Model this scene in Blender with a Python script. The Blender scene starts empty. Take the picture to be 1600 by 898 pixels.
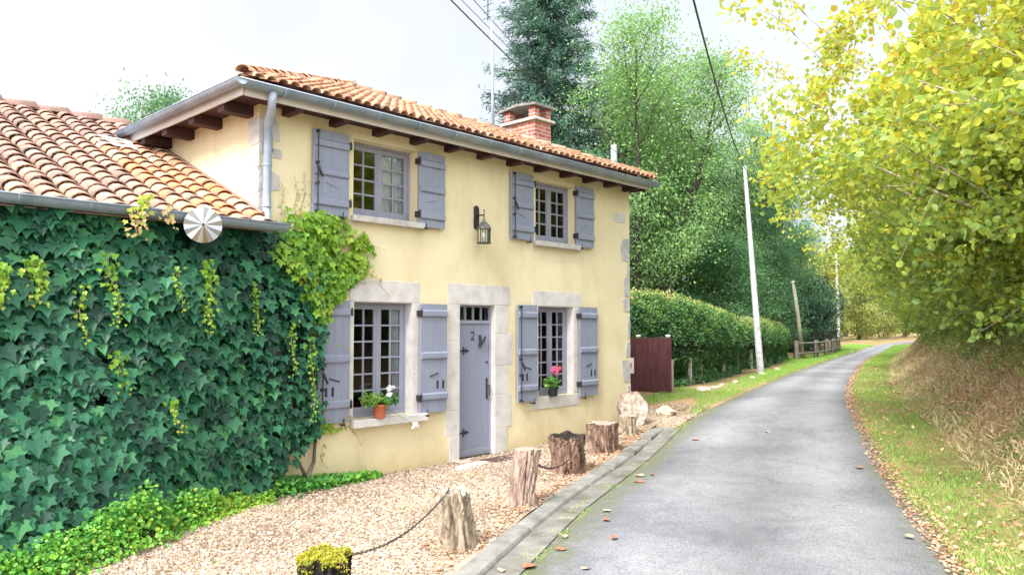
import bpy, math, random
import numpy as np
from mathutils import Vector, Matrix
R = math.radians
rng = np.random.default_rng(7)
random.seed(7)
scn = bpy.context.scene
COL = scn.collection
# ------------------------------------------------------------------ camera
CAM_H = 1.84
cd = bpy.data.cameras.new('camera'); cam = bpy.data.objects.new('camera', cd); COL.objects.link(cam)
cd.sensor_width = 36.0; cd.lens = 1188.0 / 1600.0 * 36.0; cd.clip_end = 3000; cd.clip_start = 0.05
cam.location = (0, 0, CAM_H)
cam.rotation_euler = (R(90 + 2.94), 0, R(43.35 - 90))
scn.camera = cam
# ------------------------------------------------------------------ light
SUN_EL, SUN_AZ = 46.0, 190.0      # azimuth counter-clockwise from +X, where the sun stands
sd = bpy.data.lights.new('sun', 'SUN'); sd.energy = 1.25; sd.angle = R(22); sd.color = (1.0, 0.95, 0.87)
so = bpy.data.objects.new('sun', sd); COL.objects.link(so)
sv = Vector((math.cos(R(SUN_EL)) * math.cos(R(SUN_AZ)), math.cos(R(SUN_EL)) * math.sin(R(SUN_AZ)), math.sin(R(SUN_EL))))
so.rotation_euler = sv.to_track_quat('Z', 'Y').to_euler(); so.location = (-5, -8, 20)
w = bpy.data.worlds.new('World'); scn.world = w; w.use_nodes = True
nt = w.node_tree; nt.nodes.clear()
sky = nt.nodes.new('ShaderNodeTexSky'); sky.sky_type = 'NISHITA'; sky.sun_disc = False
sky.sun_elevation = R(SUN_EL); sky.sun_rotation = R(90 - SUN_AZ); sky.air_density = 1.0; sky.dust_density = 2.0
bg = nt.nodes.new('ShaderNodeBackground'); bg.inputs[1].default_value = 0.10
out = nt.nodes.new('ShaderNodeOutputWorld')
tc = nt.nodes.new('ShaderNodeTexCoord'); mp = nt.nodes.new('ShaderNodeMapping'); mp.inputs['Scale'].default_value = (1, 1, 2.2)
nz = nt.nodes.new('ShaderNodeTexNoise'); nz.inputs['Scale'].default_value = 1.6; nz.inputs['Detail'].default_value = 6; nz.inputs['Roughness'].default_value = .55
cr = nt.nodes.new('ShaderNodeValToRGB'); cr.color_ramp.elements[0].position = .30; cr.color_ramp.elements[1].position = .58
cr.color_ramp.elements[0].color = (.93, .93, .93, 1); cr.color_ramp.elements[1].color = (.98, .98, .98, 1)
mx = nt.nodes.new('ShaderNodeMixRGB'); mx.inputs[2].default_value = (2.85, 2.92, 3.02, 1)
nt.links.new(tc.outputs['Generated'], mp.inputs[0]); nt.links.new(mp.outputs[0], nz.inputs['Vector'])
nt.links.new(nz.outputs['Fac'], cr.inputs[0]); nt.links.new(cr.outputs[0], mx.inputs[0])
nz2 = nt.nodes.new('ShaderNodeTexNoise'); nz2.inputs['Scale'].default_value = 1.1; nz2.inputs['Detail'].default_value = 5
cr2 = nt.nodes.new('ShaderNodeValToRGB'); cr2.color_ramp.elements[0].position = .40; cr2.color_ramp.elements[1].position = .56
cr2.color_ramp.elements[0].color = (1.34, 1.42, 1.56, 1); cr2.color_ramp.elements[1].color = (1.62, 1.64, 1.68, 1)
mp2 = nt.nodes.new('ShaderNodeMapping'); mp2.inputs['Location'].default_value = (.6, 1.3, .4); nt.links.new(tc.outputs['Generated'], mp2.inputs[0]); nt.links.new(mp2.outputs[0], nz2.inputs['Vector']); nt.links.new(nz2.outputs['Fac'], cr2.inputs[0]); 
dp_ = nt.nodes.new('ShaderNodeVectorMath'); dp_.operation = 'DOT_PRODUCT'; dp_.inputs[1].default_value = (-.61, -.56, .56); nt.links.new(tc.outputs['Generated'], dp_.inputs[0])
mr = nt.nodes.new('ShaderNodeMapRange'); mr.interpolation_type = 'SMOOTHSTEP'; mr.inputs['From Min'].default_value = -.42; mr.inputs['From Max'].default_value = .35; mr.inputs['To Min'].default_value = 1.0; mr.inputs['To Max'].default_value = 3.0  # unseen sky behind the camera brightened to help light the facade
nt.links.new(dp_.outputs['Value'], mr.inputs['Value'])
vs_ = nt.nodes.new('ShaderNodeVectorMath'); vs_.operation = 'SCALE'; nt.links.new(cr2.outputs[0], vs_.inputs[0]); nt.links.new(mr.outputs[0], vs_.inputs['Scale']); nt.links.new(vs_.outputs[0], mx.inputs[2])
nt.links.new(sky.outputs[0], mx.inputs[1]); nt.links.new(mx.outputs[0], bg.inputs[0]); nt.links.new(bg.outputs[0], out.inputs[0])
scn.view_settings.view_transform = 'Standard'; scn.view_settings.look = 'None'
scn.view_settings.exposure = 2.72; scn.view_settings.gamma = 1.0
scn.render.engine = 'CYCLES'
scn.cycles.max_bounces = 8; scn.cycles.transparent_max_bounces = 12; scn.cycles.diffuse_bounces = 4

# ------------------------------------------------------------------ helpers
class MB:
    def __init__(s): s.v = []; s.f = []
    def add(s, vs, fs):
        o = len(s.v); s.v += [tuple(v) for v in vs]; s.f += [tuple(i + o for i in f) for f in fs]; return s
    def box(s, a, b, M=None):
        x0, y0, z0 = a; x1, y1, z1 = b
        vs = [(x0, y0, z0), (x1, y0, z0), (x1, y1, z0), (x0, y1, z0), (x0, y0, z1), (x1, y0, z1), (x1, y1, z1), (x0, y1, z1)]
        if M: vs = [tuple(M @ Vector(v)) for v in vs]
        return s.add(vs, [(0, 3, 2, 1), (4, 5, 6, 7), (0, 1, 5, 4), (1, 2, 6, 5), (2, 3, 7, 6), (3, 0, 4, 7)])
    def bbox(s, a, b, c=.004):          # box with its eight vertical/front edges chamfered: an octagonal prism along the longest axis
        dim = [b[i] - a[i] for i in range(3)]; k = dim.index(max(dim)); i, j = [q for q in range(3) if q != k]
        pr = [(a[i] + c, a[j]), (b[i] - c, a[j]), (b[i], a[j] + c), (b[i], b[j] - c), (b[i] - c, b[j]), (a[i] + c, b[j]), (a[i], b[j] - c), (a[i], a[j] + c)]
        vs = []
        for t in (a[k], b[k]):
            for p in pr:
                v = [0, 0, 0]; v[i] = p[0]; v[j] = p[1]; v[k] = t; vs.append(tuple(v))
        fs = [tuple(range(8))[::-1], tuple(range(8, 16))] + [(q, (q + 1) % 8, (q + 1) % 8 + 8, q + 8) for q in range(8)]
        return s.add(vs, fs)
    def tube(s, pts, rad, n=8, cap=True):
        pts = [Vector(p) for p in pts]
        if not hasattr(rad, '__len__'): rad = [rad] * len(pts)
        o = len(s.v); up = None
        for i, p in enumerate(pts):
            d = (pts[min(i + 1, len(pts) - 1)] - pts[max(i - 1, 0)])
            if d.length < 1e-9: d = Vector((0, 0, 1))
            d.normalize()
            if up is None: up = d.orthogonal().normalized()
            up = (up - d * up.dot(d))
            up = up.normalized() if up.length > 1e-6 else d.orthogonal().normalized()
            q = d.cross(up)
            for k in range(n):
                a = 2 * math.pi * k / n
                s.v.append(tuple(p + (up * math.cos(a) + q * math.sin(a)) * rad[i]))
        for i in range(len(pts) - 1):
            for k in range(n):
                a = o + i * n + k; b = o + i * n + (k + 1) % n
                s.f.append((a, b, b + n, a + n))
        if cap:
            s.f.append(tuple(range(o, o + n))[::-1]); e = o + (len(pts) - 1) * n; s.f.append(tuple(range(e, e + n)))
        return s
    def lathe(s, prof, n=16, c=(0, 0, 0), cap=True):
        o = len(s.v)
        for r, z in prof:
            for k in range(n):
                a = 2 * math.pi * k / n; s.v.append((c[0] + r * math.cos(a), c[1] + r * math.sin(a), c[2] + z))
        for i in range(len(prof) - 1):
            for k in range(n):
                a = o + i * n + k; b = o + i * n + (k + 1) % n; s.f.append((a, b, b + n, a + n))
        if cap:
            s.f.append(tuple(range(o, o + n))[::-1]); e = o + (len(prof) - 1) * n; s.f.append(tuple(range(e, e + n)))
        return s
    def prism(s, poly, y0, y1):          # polygon in the XZ plane, thickness y0..y1
        n = len(poly)
        return s.add([(x, y0, z) for x, z in poly] + [(x, y1, z) for x, z in poly],
                     [tuple(range(n)), tuple(range(n, 2 * n))[::-1]] + [(i, i + n, (i + 1) % n + n, (i + 1) % n) for i in range(n)])
    def build(s, name, mat, parent=None, smooth=False, bevel=0, loc=None):
        me = bpy.data.meshes.new(name); me.from_pydata(s.v, [], s.f); me.update()
        if smooth: me.shade_smooth()
        o = bpy.data.objects.new(name, me); COL.objects.link(o)
        if mat: me.materials.append(mat)
        if parent: o.parent = parent
        if loc: o.location = loc
        if bevel:
            m = o.modifiers.new('bevel', 'BEVEL'); m.width = bevel; m.segments = 2; m.limit_method = 'ANGLE'; m.harden_normals = False
        return o

def tag(o, label=None, cat=None, group=None, kind=None):
    if label: o['label'] = label
    if cat: o['category'] = cat
    if group: o['group'] = group
    if kind: o['kind'] = kind
    return o
def empty(name, label, cat, group=None, loc=(0, 0, 0), rz=0):
    o = bpy.data.objects.new(name, None); COL.objects.link(o); o.empty_display_size = .1
    o.location = loc; o.rotation_euler = (0, 0, rz); return tag(o, label, cat, group)
def copy_tree(o, parent=None):
    c = o.copy(); COL.objects.link(c); c.parent = parent
    for ch in list(o.children): copy_tree(ch, c)
    return c
def smooth(t): t = np.clip(t, 0, 1); return t * t * (3 - 2 * t)

# ---- materials
def nodes(name):
    m = bpy.data.materials.new(name); m.use_nodes = True; t = m.node_tree
    return m, t, t.nodes['Principled BSDF'], t.nodes['Material Output']
def ramp(t, cols, pos=None):
    r = t.nodes.new('ShaderNodeValToRGB'); e = r.color_ramp.elements
    pos = pos or [i / (len(cols) - 1) for i in range(len(cols))]
    while len(e) < len(cols): e.new(.5)
    for i, c in enumerate(cols): e[i].position = pos[i]; e[i].color = (*c, 1)
    return r
def noise(t, scale, detail=5, rough=.6, vec=None, dist=0):
    n = t.nodes.new('ShaderNodeTexNoise'); n.inputs['Scale'].default_value = scale; n.inputs['Detail'].default_value = detail
    n.inputs['Roughness'].default_value = rough; n.inputs['Distortion'].default_value = dist
    if vec is not None: t.links.new(vec, n.inputs['Vector'])
    return n
def coord(t, scale=(1, 1, 1), kind='Object'):
    c = t.nodes.new('ShaderNodeTexCoord'); m = t.nodes.new('ShaderNodeMapping'); m.inputs['Scale'].default_value = scale
    t.links.new(c.outputs[kind], m.inputs[0]); return m.outputs[0]
def bump(t, h, strength, dist, bsdf, prev=None):
    b = t.nodes.new('ShaderNodeBump'); b.inputs['Strength'].default_value = strength; b.inputs['Distance'].default_value = dist
    t.links.new(h, b.inputs['Height'])
    if prev: t.links.new(prev, b.inputs['Normal'])
    t.links.new(b.outputs[0], bsdf.inputs['Normal']); return b.outputs[0]
def mixc(t, fac, a, b, mode='MIX'):
    m = t.nodes.new('ShaderNodeMixRGB'); m.blend_type = mode
    for i, v in ((0, fac), (1, a), (2, b)):
        if isinstance(v, (int, float)): m.inputs[i].default_value = v
        elif isinstance(v, tuple): m.inputs[i].default_value = (*v, 1)
        else: t.links.new(v, m.inputs[i])
    return m.outputs[0]
def simple(name, cols, scale=8, rough=.7, bscale=None, bstr=.3, bdist=.01, metal=0, stretch=(1, 1, 1), pos=None, spec=.4):
    m, t, b, o = nodes(name); v = coord(t, stretch)
    n = noise(t, scale, 6, .6, v); r = ramp(t, cols, pos or [.3 + .4 * i / (len(cols) - 1) for i in range(len(cols))]); t.links.new(n.outputs[0], r.inputs[0])
    t.links.new(r.outputs[0], b.inputs['Base Color']); b.inputs['Roughness'].default_value = rough; b.inputs['Metallic'].default_value = metal
    b.inputs['Specular IOR Level'].default_value = spec
    if bscale:
        n2 = noise(t, bscale, 5, .6, v); bump(t, n2.outputs[0], bstr, bdist, b)
    return m
def leafmat(name, cols, pos=None, transl=.3, rough=.45, spec=.4):
    m, t, b, o = nodes(name)
    a = t.nodes.new('ShaderNodeAttribute'); a.attribute_name = 'tint'
    r = ramp(t, cols, pos); t.links.new(a.outputs['Fac'], r.inputs[0])
    v = coord(t); n = noise(t, 14, 3, .5, v)
    c = mixc(t, .35, r.outputs[0], n.outputs[0], 'OVERLAY')
    t.links.new(c, b.inputs['Base Color']); b.inputs['Roughness'].default_value = rough; b.inputs['Specular IOR Level'].default_value = spec
    if transl:
        tr = t.nodes.new('ShaderNodeBsdfTranslucent'); t.links.new(c, tr.inputs[0])
        ms = t.nodes.new('ShaderNodeMixShader'); ms.inputs[0].default_value = transl
        t.links.new(b.outputs[0], ms.inputs[1]); t.links.new(tr.outputs[0], ms.inputs[2]); t.links.new(ms.outputs[0], o.inputs[0])
    return m

M = {}
def plaster():
    m, t, b, o = nodes('yellow_plaster'); v = coord(t)
    n1 = noise(t, 1.1, 6, .6, v); n2 = noise(t, 9, 5, .7, v); n3 = noise(t, 2.3, 8, .7, coord(t, (1, 1, .35)))
    r = ramp(t, [(.66, .575, .37), (.72, .64, .43), (.76, .69, .50)], [.3, .55, .75]); t.links.new(n1.outputs[0], r.inputs[0])
    r2 = ramp(t, [(.86, .84, .80), (1, 1, 1)], [.36, .52]); t.links.new(n3.outputs[0], r2.inputs[0])
    c = mixc(t, .6, r.outputs[0], r2.outputs[0], 'MULTIPLY')
    # rising damp and splash dirt along the foot of the wall
    sx = t.nodes.new('ShaderNodeSeparateXYZ'); t.links.new(v, sx.inputs[0])
    ad = t.nodes.new('ShaderNodeMath'); ad.operation = 'ADD'; t.links.new(sx.outputs[2], ad.inputs[0])
    ml = t.nodes.new('ShaderNodeMath'); ml.operation = 'MULTIPLY'; ml.inputs[1].default_value = .7; t.links.new(n3.outputs[0], ml.inputs[0]); t.links.new(ml.outputs[0], ad.inputs[1])
    r3 = ramp(t, [(.78, .68, .52), (1, 1, 1)], [.36, .75]); t.links.new(ad.outputs[0], r3.inputs[0])
    c = mixc(t, .6, c, r3.outputs[0], 'MULTIPLY')
    t.links.new(c, b.inputs['Base Color']); b.inputs['Roughness'].default_value = .92; b.inputs['Specular IOR Level'].default_value = .2
    p = bump(t, n2.outputs[0], .25, .02, b); n4 = noise(t, 60, 4, .7, v); bump(t, n4.outputs[0], .25, .004, b, p)
    return m
M['plaster'] = plaster()
M['stone'] = simple('limestone', [(.46, .44, .43), (.57, .55, .54), (.64, .62, .60)], 5, .85, 40, .4, .006)
M['quoin'] = simple('grey_rubble_stone', [(.34, .34, .34), (.46, .45, .44), (.56, .53, .48)], 6, .9, 25, .6, .012)
M['shutter'] = simple('grey_lavender_paint', [(.20, .225, .305), (.23, .255, .34), (.255, .28, .365)], 3, .5, 70, .12, .002, stretch=(1, 1, .15))
M['frame'] = simple('grey_window_paint', [(.24, .25, .33), (.29, .30, .38)], 4, .42, 60, .08, .002)
M['iron'] = simple('black_iron', [(.012, .012, .016), (.03, .03, .035)], 30, .5, 60, .2, .001, spec=.5)
M['zinc'] = simple('weathered_zinc', [(.22, .28, .36), (.31, .37, .46), (.42, .48, .56)], 3.5, .45, 20, .1, .003, metal=.15, stretch=(1, 1, 1))
M['fascia'] = simple('cream_painted_board', [(.50, .47, .44), (.62, .59, .55)], 5, .7, 40, .15, .002)
M['rafter'] = simple('dark_red_wood', [(.030, .012, .012), (.07, .026, .022)], 8, .75, 40, .3, .004, stretch=(1, .2, 1))
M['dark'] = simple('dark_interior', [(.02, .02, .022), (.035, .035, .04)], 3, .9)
def roof_tile(name, cols, lich, patch=.55):
    m, t, b, o = nodes(name); v = coord(t)
    a = t.nodes.new('ShaderNodeAttribute'); a.attribute_name = 'tint'
    r = ramp(t, cols); t.links.new(a.outputs['Fac'], r.inputs[0])
    n1 = noise(t, 5, 6, .7, v); n2 = noise(t, 28, 5, .7, v)
    r1 = ramp(t, [(0, 0, 0), (1, 1, 1)], [patch, patch + .12]); t.links.new(n1.outputs[0], r1.inputs[0])
    c = mixc(t, r1.outputs[0], r.outputs[0], lich)
    r2 = ramp(t, [(.7, .68, .66), (1.12, 1.1, 1.08)], [.3, .65]); t.links.new(n2.outputs[0], r2.inputs[0])
    c = mixc(t, 1, c, r2.outputs[0], 'MULTIPLY')
    t.links.new(c, b.inputs['Base Color']); b.inputs['Roughness'].default_value = .85
    bump(t, n2.outputs[0], .5, .008, b); return m
M['tile_old'] = roof_tile('old_clay_tile', [(.26, .17, .145), (.37, .235, .19), (.45, .29, .225), (.47, .35, .27), (.56, .25, .13)], (.20, .17, .14), .53)
M['tile_main'] = roof_tile('mossy_orange_tile', [(.32, .15, .10), (.46, .23, .14), (.56, .32, .20), (.52, .36, .27)], (.22, .15, .11), .50)
def brick():
    m, t, b, o = nodes('red_brick'); v = coord(t)
    sp = t.nodes.new('ShaderNodeSeparateXYZ'); t.links.new(v, sp.inputs[0]); ad = t.nodes.new('ShaderNodeMath'); ad.operation = 'ADD'
    t.links.new(sp.outputs[0], ad.inputs[0]); t.links.new(sp.outputs[1], ad.inputs[1])
    cb = t.nodes.new('ShaderNodeCombineXYZ'); t.links.new(ad.outputs[0], cb.inputs[0]); t.links.new(sp.outputs[2], cb.inputs[1])
    k = t.nodes.new('ShaderNodeTexBrick'); t.links.new(cb.outputs[0], k.inputs['Vector']); k.inputs['Scale'].default_value = 1
    k.inputs['Brick Width'].default_value = .21; k.inputs['Row Height'].default_value = .07; k.inputs['Mortar Size'].default_value = .008
    k.inputs['Color1'].default_value = (.27, .075, .05, 1); k.inputs['Color2'].default_value = (.40, .14, .09, 1); k.inputs['Mortar'].default_value = (.42, .36, .33, 1)
    n = noise(t, 12, 4, .6, v); n2 = noise(t, 3.4, 4, .6, v)
    r = ramp(t, [(0, 0, 0), (1, 1, 1)], [.56, .66]); t.links.new(n2.outputs[0], r.inputs[0])
    c = mixc(t, r.outputs[0], k.outputs[0], (.45, .40, .38)); c = mixc(t, .5, c, n.outputs[0], 'OVERLAY')
    t.links.new(c, b.inputs['Base Color']); b.inputs['Roughness'].default_value = .9
    bump(t, k.outputs['Fac'], -.5, .01, b); return m
M['brick'] = brick()
M['slab'] = simple('weathered_concrete', [(.30, .29, .27), (.44, .42, .40), (.52, .50, .47)], 9, .9, 50, .4, .005)
def glass():
    m, t, b, o = nodes('window_glass'); t.nodes.remove(b)
    tr = t.nodes.new('ShaderNodeBsdfTransparent'); tr.inputs[0].default_value = (.90, .93, .94, 1)
    gl = t.nodes.new('ShaderNodeBsdfGlossy'); gl.inputs['Roughness'].default_value = .03
    fr = t.nodes.new('ShaderNodeFresnel'); fr.inputs[0].default_value = 1.45
    ms = t.nodes.new('ShaderNodeMixShader'); t.links.new(fr.outputs[0], ms.inputs[0]); t.links.new(tr.outputs[0], ms.inputs[1]); t.links.new(gl.outputs[0], ms.inputs[2])
    t.links.new(ms.outputs[0], o.inputs[0]); return m
M['glass'] = glass()
M['lace'] = simple('white_lace', [(.62, .64, .66), (.82, .84, .86)], 30, .9)
# ------------------------------------------------------------------ terrain
RE = np.array([(-60, -28.5), (-30, -15), (0, -1.48), (6.51, 1.46), (8.6, 2.43), (11.9, 3.95), (16.5, 5.78), (23.6, 8.15), (34.5, 11.4), (48, 14.9), (66, 19.5), (84, 21.9), (112, 23.2), (160, 20), (260, 5)])
LE = np.array([(-60, -25), (-30, -11.8), (0, 1.99), (4.18, 3.92), (6.5, 4.97), (11.0, 6.62), (13.4, 7.20), (17.4, 8.40), (25.6, 10.72), (35, 13.2), (45, 15.75), (66, 21.0), (84, 23.9), (112, 25.6), (160, 23), (260, 8)])
def resample(P, step=1.0):
    # Catmull-Rom through the points, evenly respaced
    out = []
    for i in range(len(P) - 1):
        p0, p1, p2, p3 = P[max(i - 1, 0)], P[i], P[i + 1], P[min(i + 2, len(P) - 1)]
        n = max(2, int(np.linalg.norm(p2 - p1) / .5))
        for k in range(n):
            t = k / n
            out.append(.5 * ((2 * p1) + (-p0 + p2) * t + (2 * p0 - 5 * p1 + 4 * p2 - p3) * t * t + (-p0 + 3 * p1 - 3 * p2 + p3) * t ** 3))
    out.append(P[-1]); return np.array(out)
REc, LEc = resample(RE), resample(LE)
def sdist(P, X, Y):                      # signed distance, positive on the left of the polyline
    X = np.asarray(X, float).ravel(); Y = np.asarray(Y, float).ravel()
    best = np.full(X.shape, 1e9); sg = np.zeros(X.shape)
    Pc = P[::2]
    for i in range(len(Pc) - 1):
        a, b = Pc[i], Pc[i + 1]; d = b - a; L2 = d @ d
        t = np.clip(((X - a[0]) * d[0] + (Y - a[1]) * d[1]) / L2, 0, 1)
        dx = X - (a[0] + t * d[0]); dy = Y - (a[1] + t * d[1]); q = dx * dx + dy * dy
        m = q < best; best = np.where(m, q, best); sg = np.where(m, np.sign(d[0] * dy - d[1] * dx), sg)
    return np.sqrt(best) * sg
def rise(X): return -.06 + .35 * smooth((np.asarray(X, float) - 8.0) / 6.0)
def vnoise(X, Y, s, seed=0):
    X = X * s; Y = Y * s
    return (np.sin(X * 1.3 + 2.1 * np.sin(Y * .9 + seed)) + np.sin(Y * 1.7 + 1.7 * np.sin(X * 1.1 + seed * 2)) + .6 * np.sin((X + Y) * 2.9 + seed)) / 2.6
def terrain(X, Y):
    X = np.asarray(X, float); shp = X.shape; X = X.ravel(); Y = np.asarray(Y, float).ravel()
    dl = sdist(LEc, X, Y); dr = -sdist(REc, X, Y)
    z = rise(X) + .06
    left = dl > 0
    gravel = rise(X) + .06 + .04 * (1 - smooth((dl - .5) / 2.2)) + .01 * vnoise(X, Y, 1.3)
    zl = np.where(dl < .37, z - .05 + .05 * smooth((X - 10.9) / .3), gravel)
    far = smooth((X - 11.4) / 2.6); zv = rise(X) + .07 + .12 * smooth((dl - .6) / 2.5) + .015 * vnoise(X, Y, 1.1)
    zl = zl * (1 - far) + zv * far
    bank = rise(X) + .07 + 1.45 * smooth((dr - .85) / 2.0) * (1 + .15 * vnoise(X, Y, .7, 3)) + .12 * np.clip(dr - 2.6, 0, 30) + .03 * vnoise(X, Y, 2.3, 1) * smooth(dr)
    z = np.where(left, zl, z - .015)
    z = np.where(dr > 0, bank, z)
    return z.reshape(shp)
def tz(x, y): return float(terrain(np.array([x]), np.array([y]))[0])

def grid_mesh(name, xs, ys, zf, mat):
    X, Y = np.meshgrid(xs, ys, indexing='ij'); Z = zf(X, Y); nx, ny = X.shape
    co = np.stack([X, Y, Z], -1).reshape(-1, 3)
    i = np.arange(nx * ny).reshape(nx, ny); f = np.stack([i[:-1, :-1], i[1:, :-1], i[1:, 1:], i[:-1, 1:]], -1).reshape(-1, 4)
    return np_mesh(name, co, f, mat, smooth_=True)
def np_mesh(name, co, faces, mat, tint=None, smooth_=False, parent=None):
    me = bpy.data.meshes.new(name); nv = len(co); nf, k = faces.shape
    me.vertices.add(nv); me.vertices.foreach_set('co', np.ascontiguousarray(co, np.float32).ravel())
    me.loops.add(nf * k); me.polygons.add(nf)
    me.loops.foreach_set('vertex_index', faces.astype(np.int32).ravel())
    me.polygons.foreach_set('loop_start', (np.arange(nf) * k).astype(np.int32))
    me.polygons.foreach_set('use_smooth', np.full(nf, smooth_))
    me.update(calc_edges=True); me.validate()
    if tint is not None:
        at = me.attributes.new('tint', 'FLOAT', 'POINT'); at.data.foreach_set('value', np.ascontiguousarray(tint, np.float32))
    if mat: me.materials.append(mat)
    o = bpy.data.objects.new(name, me); COL.objects.link(o)
    if parent: o.parent = parent
    return o

def ground_mat():
    m, t, b, o = nodes('soil_and_leaf_litter'); v = coord(t)
    n1 = noise(t, .7, 6, .65, v); n2 = noise(t, 14, 6, .75, v); n3 = noise(t, 50, 4, .7, v)
    r1 = ramp(t, [(.16, .18, .07), (.26, .24, .11), (.40, .28, .17), (.46, .33, .22)], [.3, .45, .55, .7]); t.links.new(n1.outputs[0], r1.inputs[0])
    r2 = ramp(t, [(.55, .5, .45), (1.25, 1.2, 1.1)], [.3, .7]); t.links.new(n2.outputs[0], r2.inputs[0])
    c = mixc(t, 1, r1.outputs[0], r2.outputs[0], 'MULTIPLY')
    t.links.new(c, b.inputs['Base Color']); b.inputs['Roughness'].default_value = .95; b.inputs['Specular IOR Level'].default_value = .1
    bump(t, n3.outputs[0], .8, .03, b); return m
M['ground'] = ground_mat()
def steps(lo, hi, fine_lo, fine_hi, fs):
    a = list(np.arange(fine_lo, fine_hi + 1e-6, fs)); x = fine_lo; s = fs
    while x > lo: s *= 1.18; x -= s; a.insert(0, x)
    x = a[-1]; s = fs
    while x < hi: s *= 1.18; x += s; a.append(x)
    return np.array(a)
g = grid_mesh('ground', steps(-400, 900, -2, 46, .28), steps(-500, 800, -5, 20, .28), terrain, M['ground']); tag(g, kind='structure')

def asphalt():
    m, t, b, o = nodes('worn_asphalt'); v = coord(t)
    n1 = noise(t, .45, 6, .6, v); n2 = noise(t, 55, 6, .85, v); n3 = noise(t, 5, 6, .7, v)
    r1 = ramp(t, [(.165, .17, .185), (.215, .22, .238), (.26, .264, .28)], [.35, .5, .68]); t.links.new(n1.outputs[0], r1.inputs[0])
    r2 = ramp(t, [(.45, .45, .47), (1.0, 1.0, 1.0), (1.55, 1.53, 1.5)], [.34, .5, .64]); t.links.new(n2.outputs[0], r2.inputs[0])
    nP = noise(t, 1.9, 8, .75, v, 1.2); rP = ramp(t, [(.74, .75, .77), (1, 1, 1), (1.12, 1.11, 1.10)], [.33, .5, .68]); t.links.new(nP.outputs[0], rP.inputs[0])
    c = mixc(t, 1, r1.outputs[0], r2.outputs[0], 'MULTIPLY'); c = mixc(t, .9, c, rP.outputs[0], 'MULTIPLY')
    a = t.nodes.new('ShaderNodeAttribute'); a.attribute_name = 'tint'          # 0 at the edges and the crown line, 1 in the wheel tracks
    r3 = ramp(t, [(1, 1, 1), (0, 0, 0)], [.0, .5]); 
    mt = t.nodes.new('ShaderNodeMath'); mt.operation = 'ADD'; t.links.new(a.outputs['Fac'], mt.inputs[0])
    m2 = t.nodes.new('ShaderNodeMath'); m2.operation = 'MULTIPLY_ADD'; m2.inputs[1].default_value = 1.3; m2.inputs[2].default_value = -.62; t.links.new(n3.outputs[0], m2.inputs[0]); t.links.new(m2.outputs[0], mt.inputs[1])
    t.links.new(mt.outputs[0], r3.inputs[0])
    rT = ramp(t, [(.80, .80, .81), (1.08, 1.08, 1.08)], [.45, .95]); t.links.new(a.outputs['Fac'], rT.inputs[0]); c = mixc(t, 1, c, rT.outputs[0], 'MULTIPLY')
    c = mixc(t, r3.outputs[0], c, (.13, .14, .08))
    t.links.new(c, b.inputs['Base Color']); b.inputs['Roughness'].default_value = .85; b.inputs['Specular IOR Level'].default_value = .3
    bump(t, n2.outputs[0], .9, .012, b); return m
M['asphalt'] = asphalt()
def ribbon(name, A, B, across, zf, mat, tints=None):
    n = len(A); k = len(across); co = []; ti = []
    for i in range(n):
        for j, u in enumerate(across):
            p = A[i] * (1 - u) + B[i] * u; co.append((p[0], p[1], zf(p[0], u)))
            ti.append(tints[j] if tints is not None else 0)
    f = [(i * k + j, i * k + j + 1, (i + 1) * k + j + 1, (i + 1) * k + j) for i in range(n - 1) for j in range(k - 1)]
    return np_mesh(name, np.array(co), np.array(f), mat, np.array(ti, float), True)
def arc(P, n, x0=None, x1=None):
    if x0 is not None: P = P[(P[:, 0] >= x0) & (P[:, 0] <= x1)]
    d = np.r_[0, np.cumsum(np.linalg.norm(np.diff(P, axis=0), axis=1))]; s = np.linspace(0, d[-1], n)
    return np.stack([np.interp(s, d, P[:, 0]), np.interp(s, d, P[:, 1])], 1)
# match stations by X so that left and right edges pair up across the lane
xs_ = np.r_[np.arange(-30, 60, .5), np.arange(60, 200, 2)]
Rr = np.stack([xs_, np.interp(xs_, REc[:, 0], REc[:, 1])], 1); Ll = np.stack([xs_, np.interp(xs_, LEc[:, 0], LEc[:, 1])], 1)
wob = .05 * np.sin(xs_ * 2.1) + .03 * np.sin(xs_ * 5.3)
Rr[:, 1] += wob; 
us = np.linspace(0, 1, 13)
tt = [-.06, .30, .75, .95, .85, .62, .5, .62, .85, 1, .8, .4, .05]
road = ribbon('road', Ll, Rr, us, lambda x, u: float(rise(x)) + .064 + .03 * 4 * u * (1 - u), M['asphalt'], tt); tag(road, kind='structure')

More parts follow.
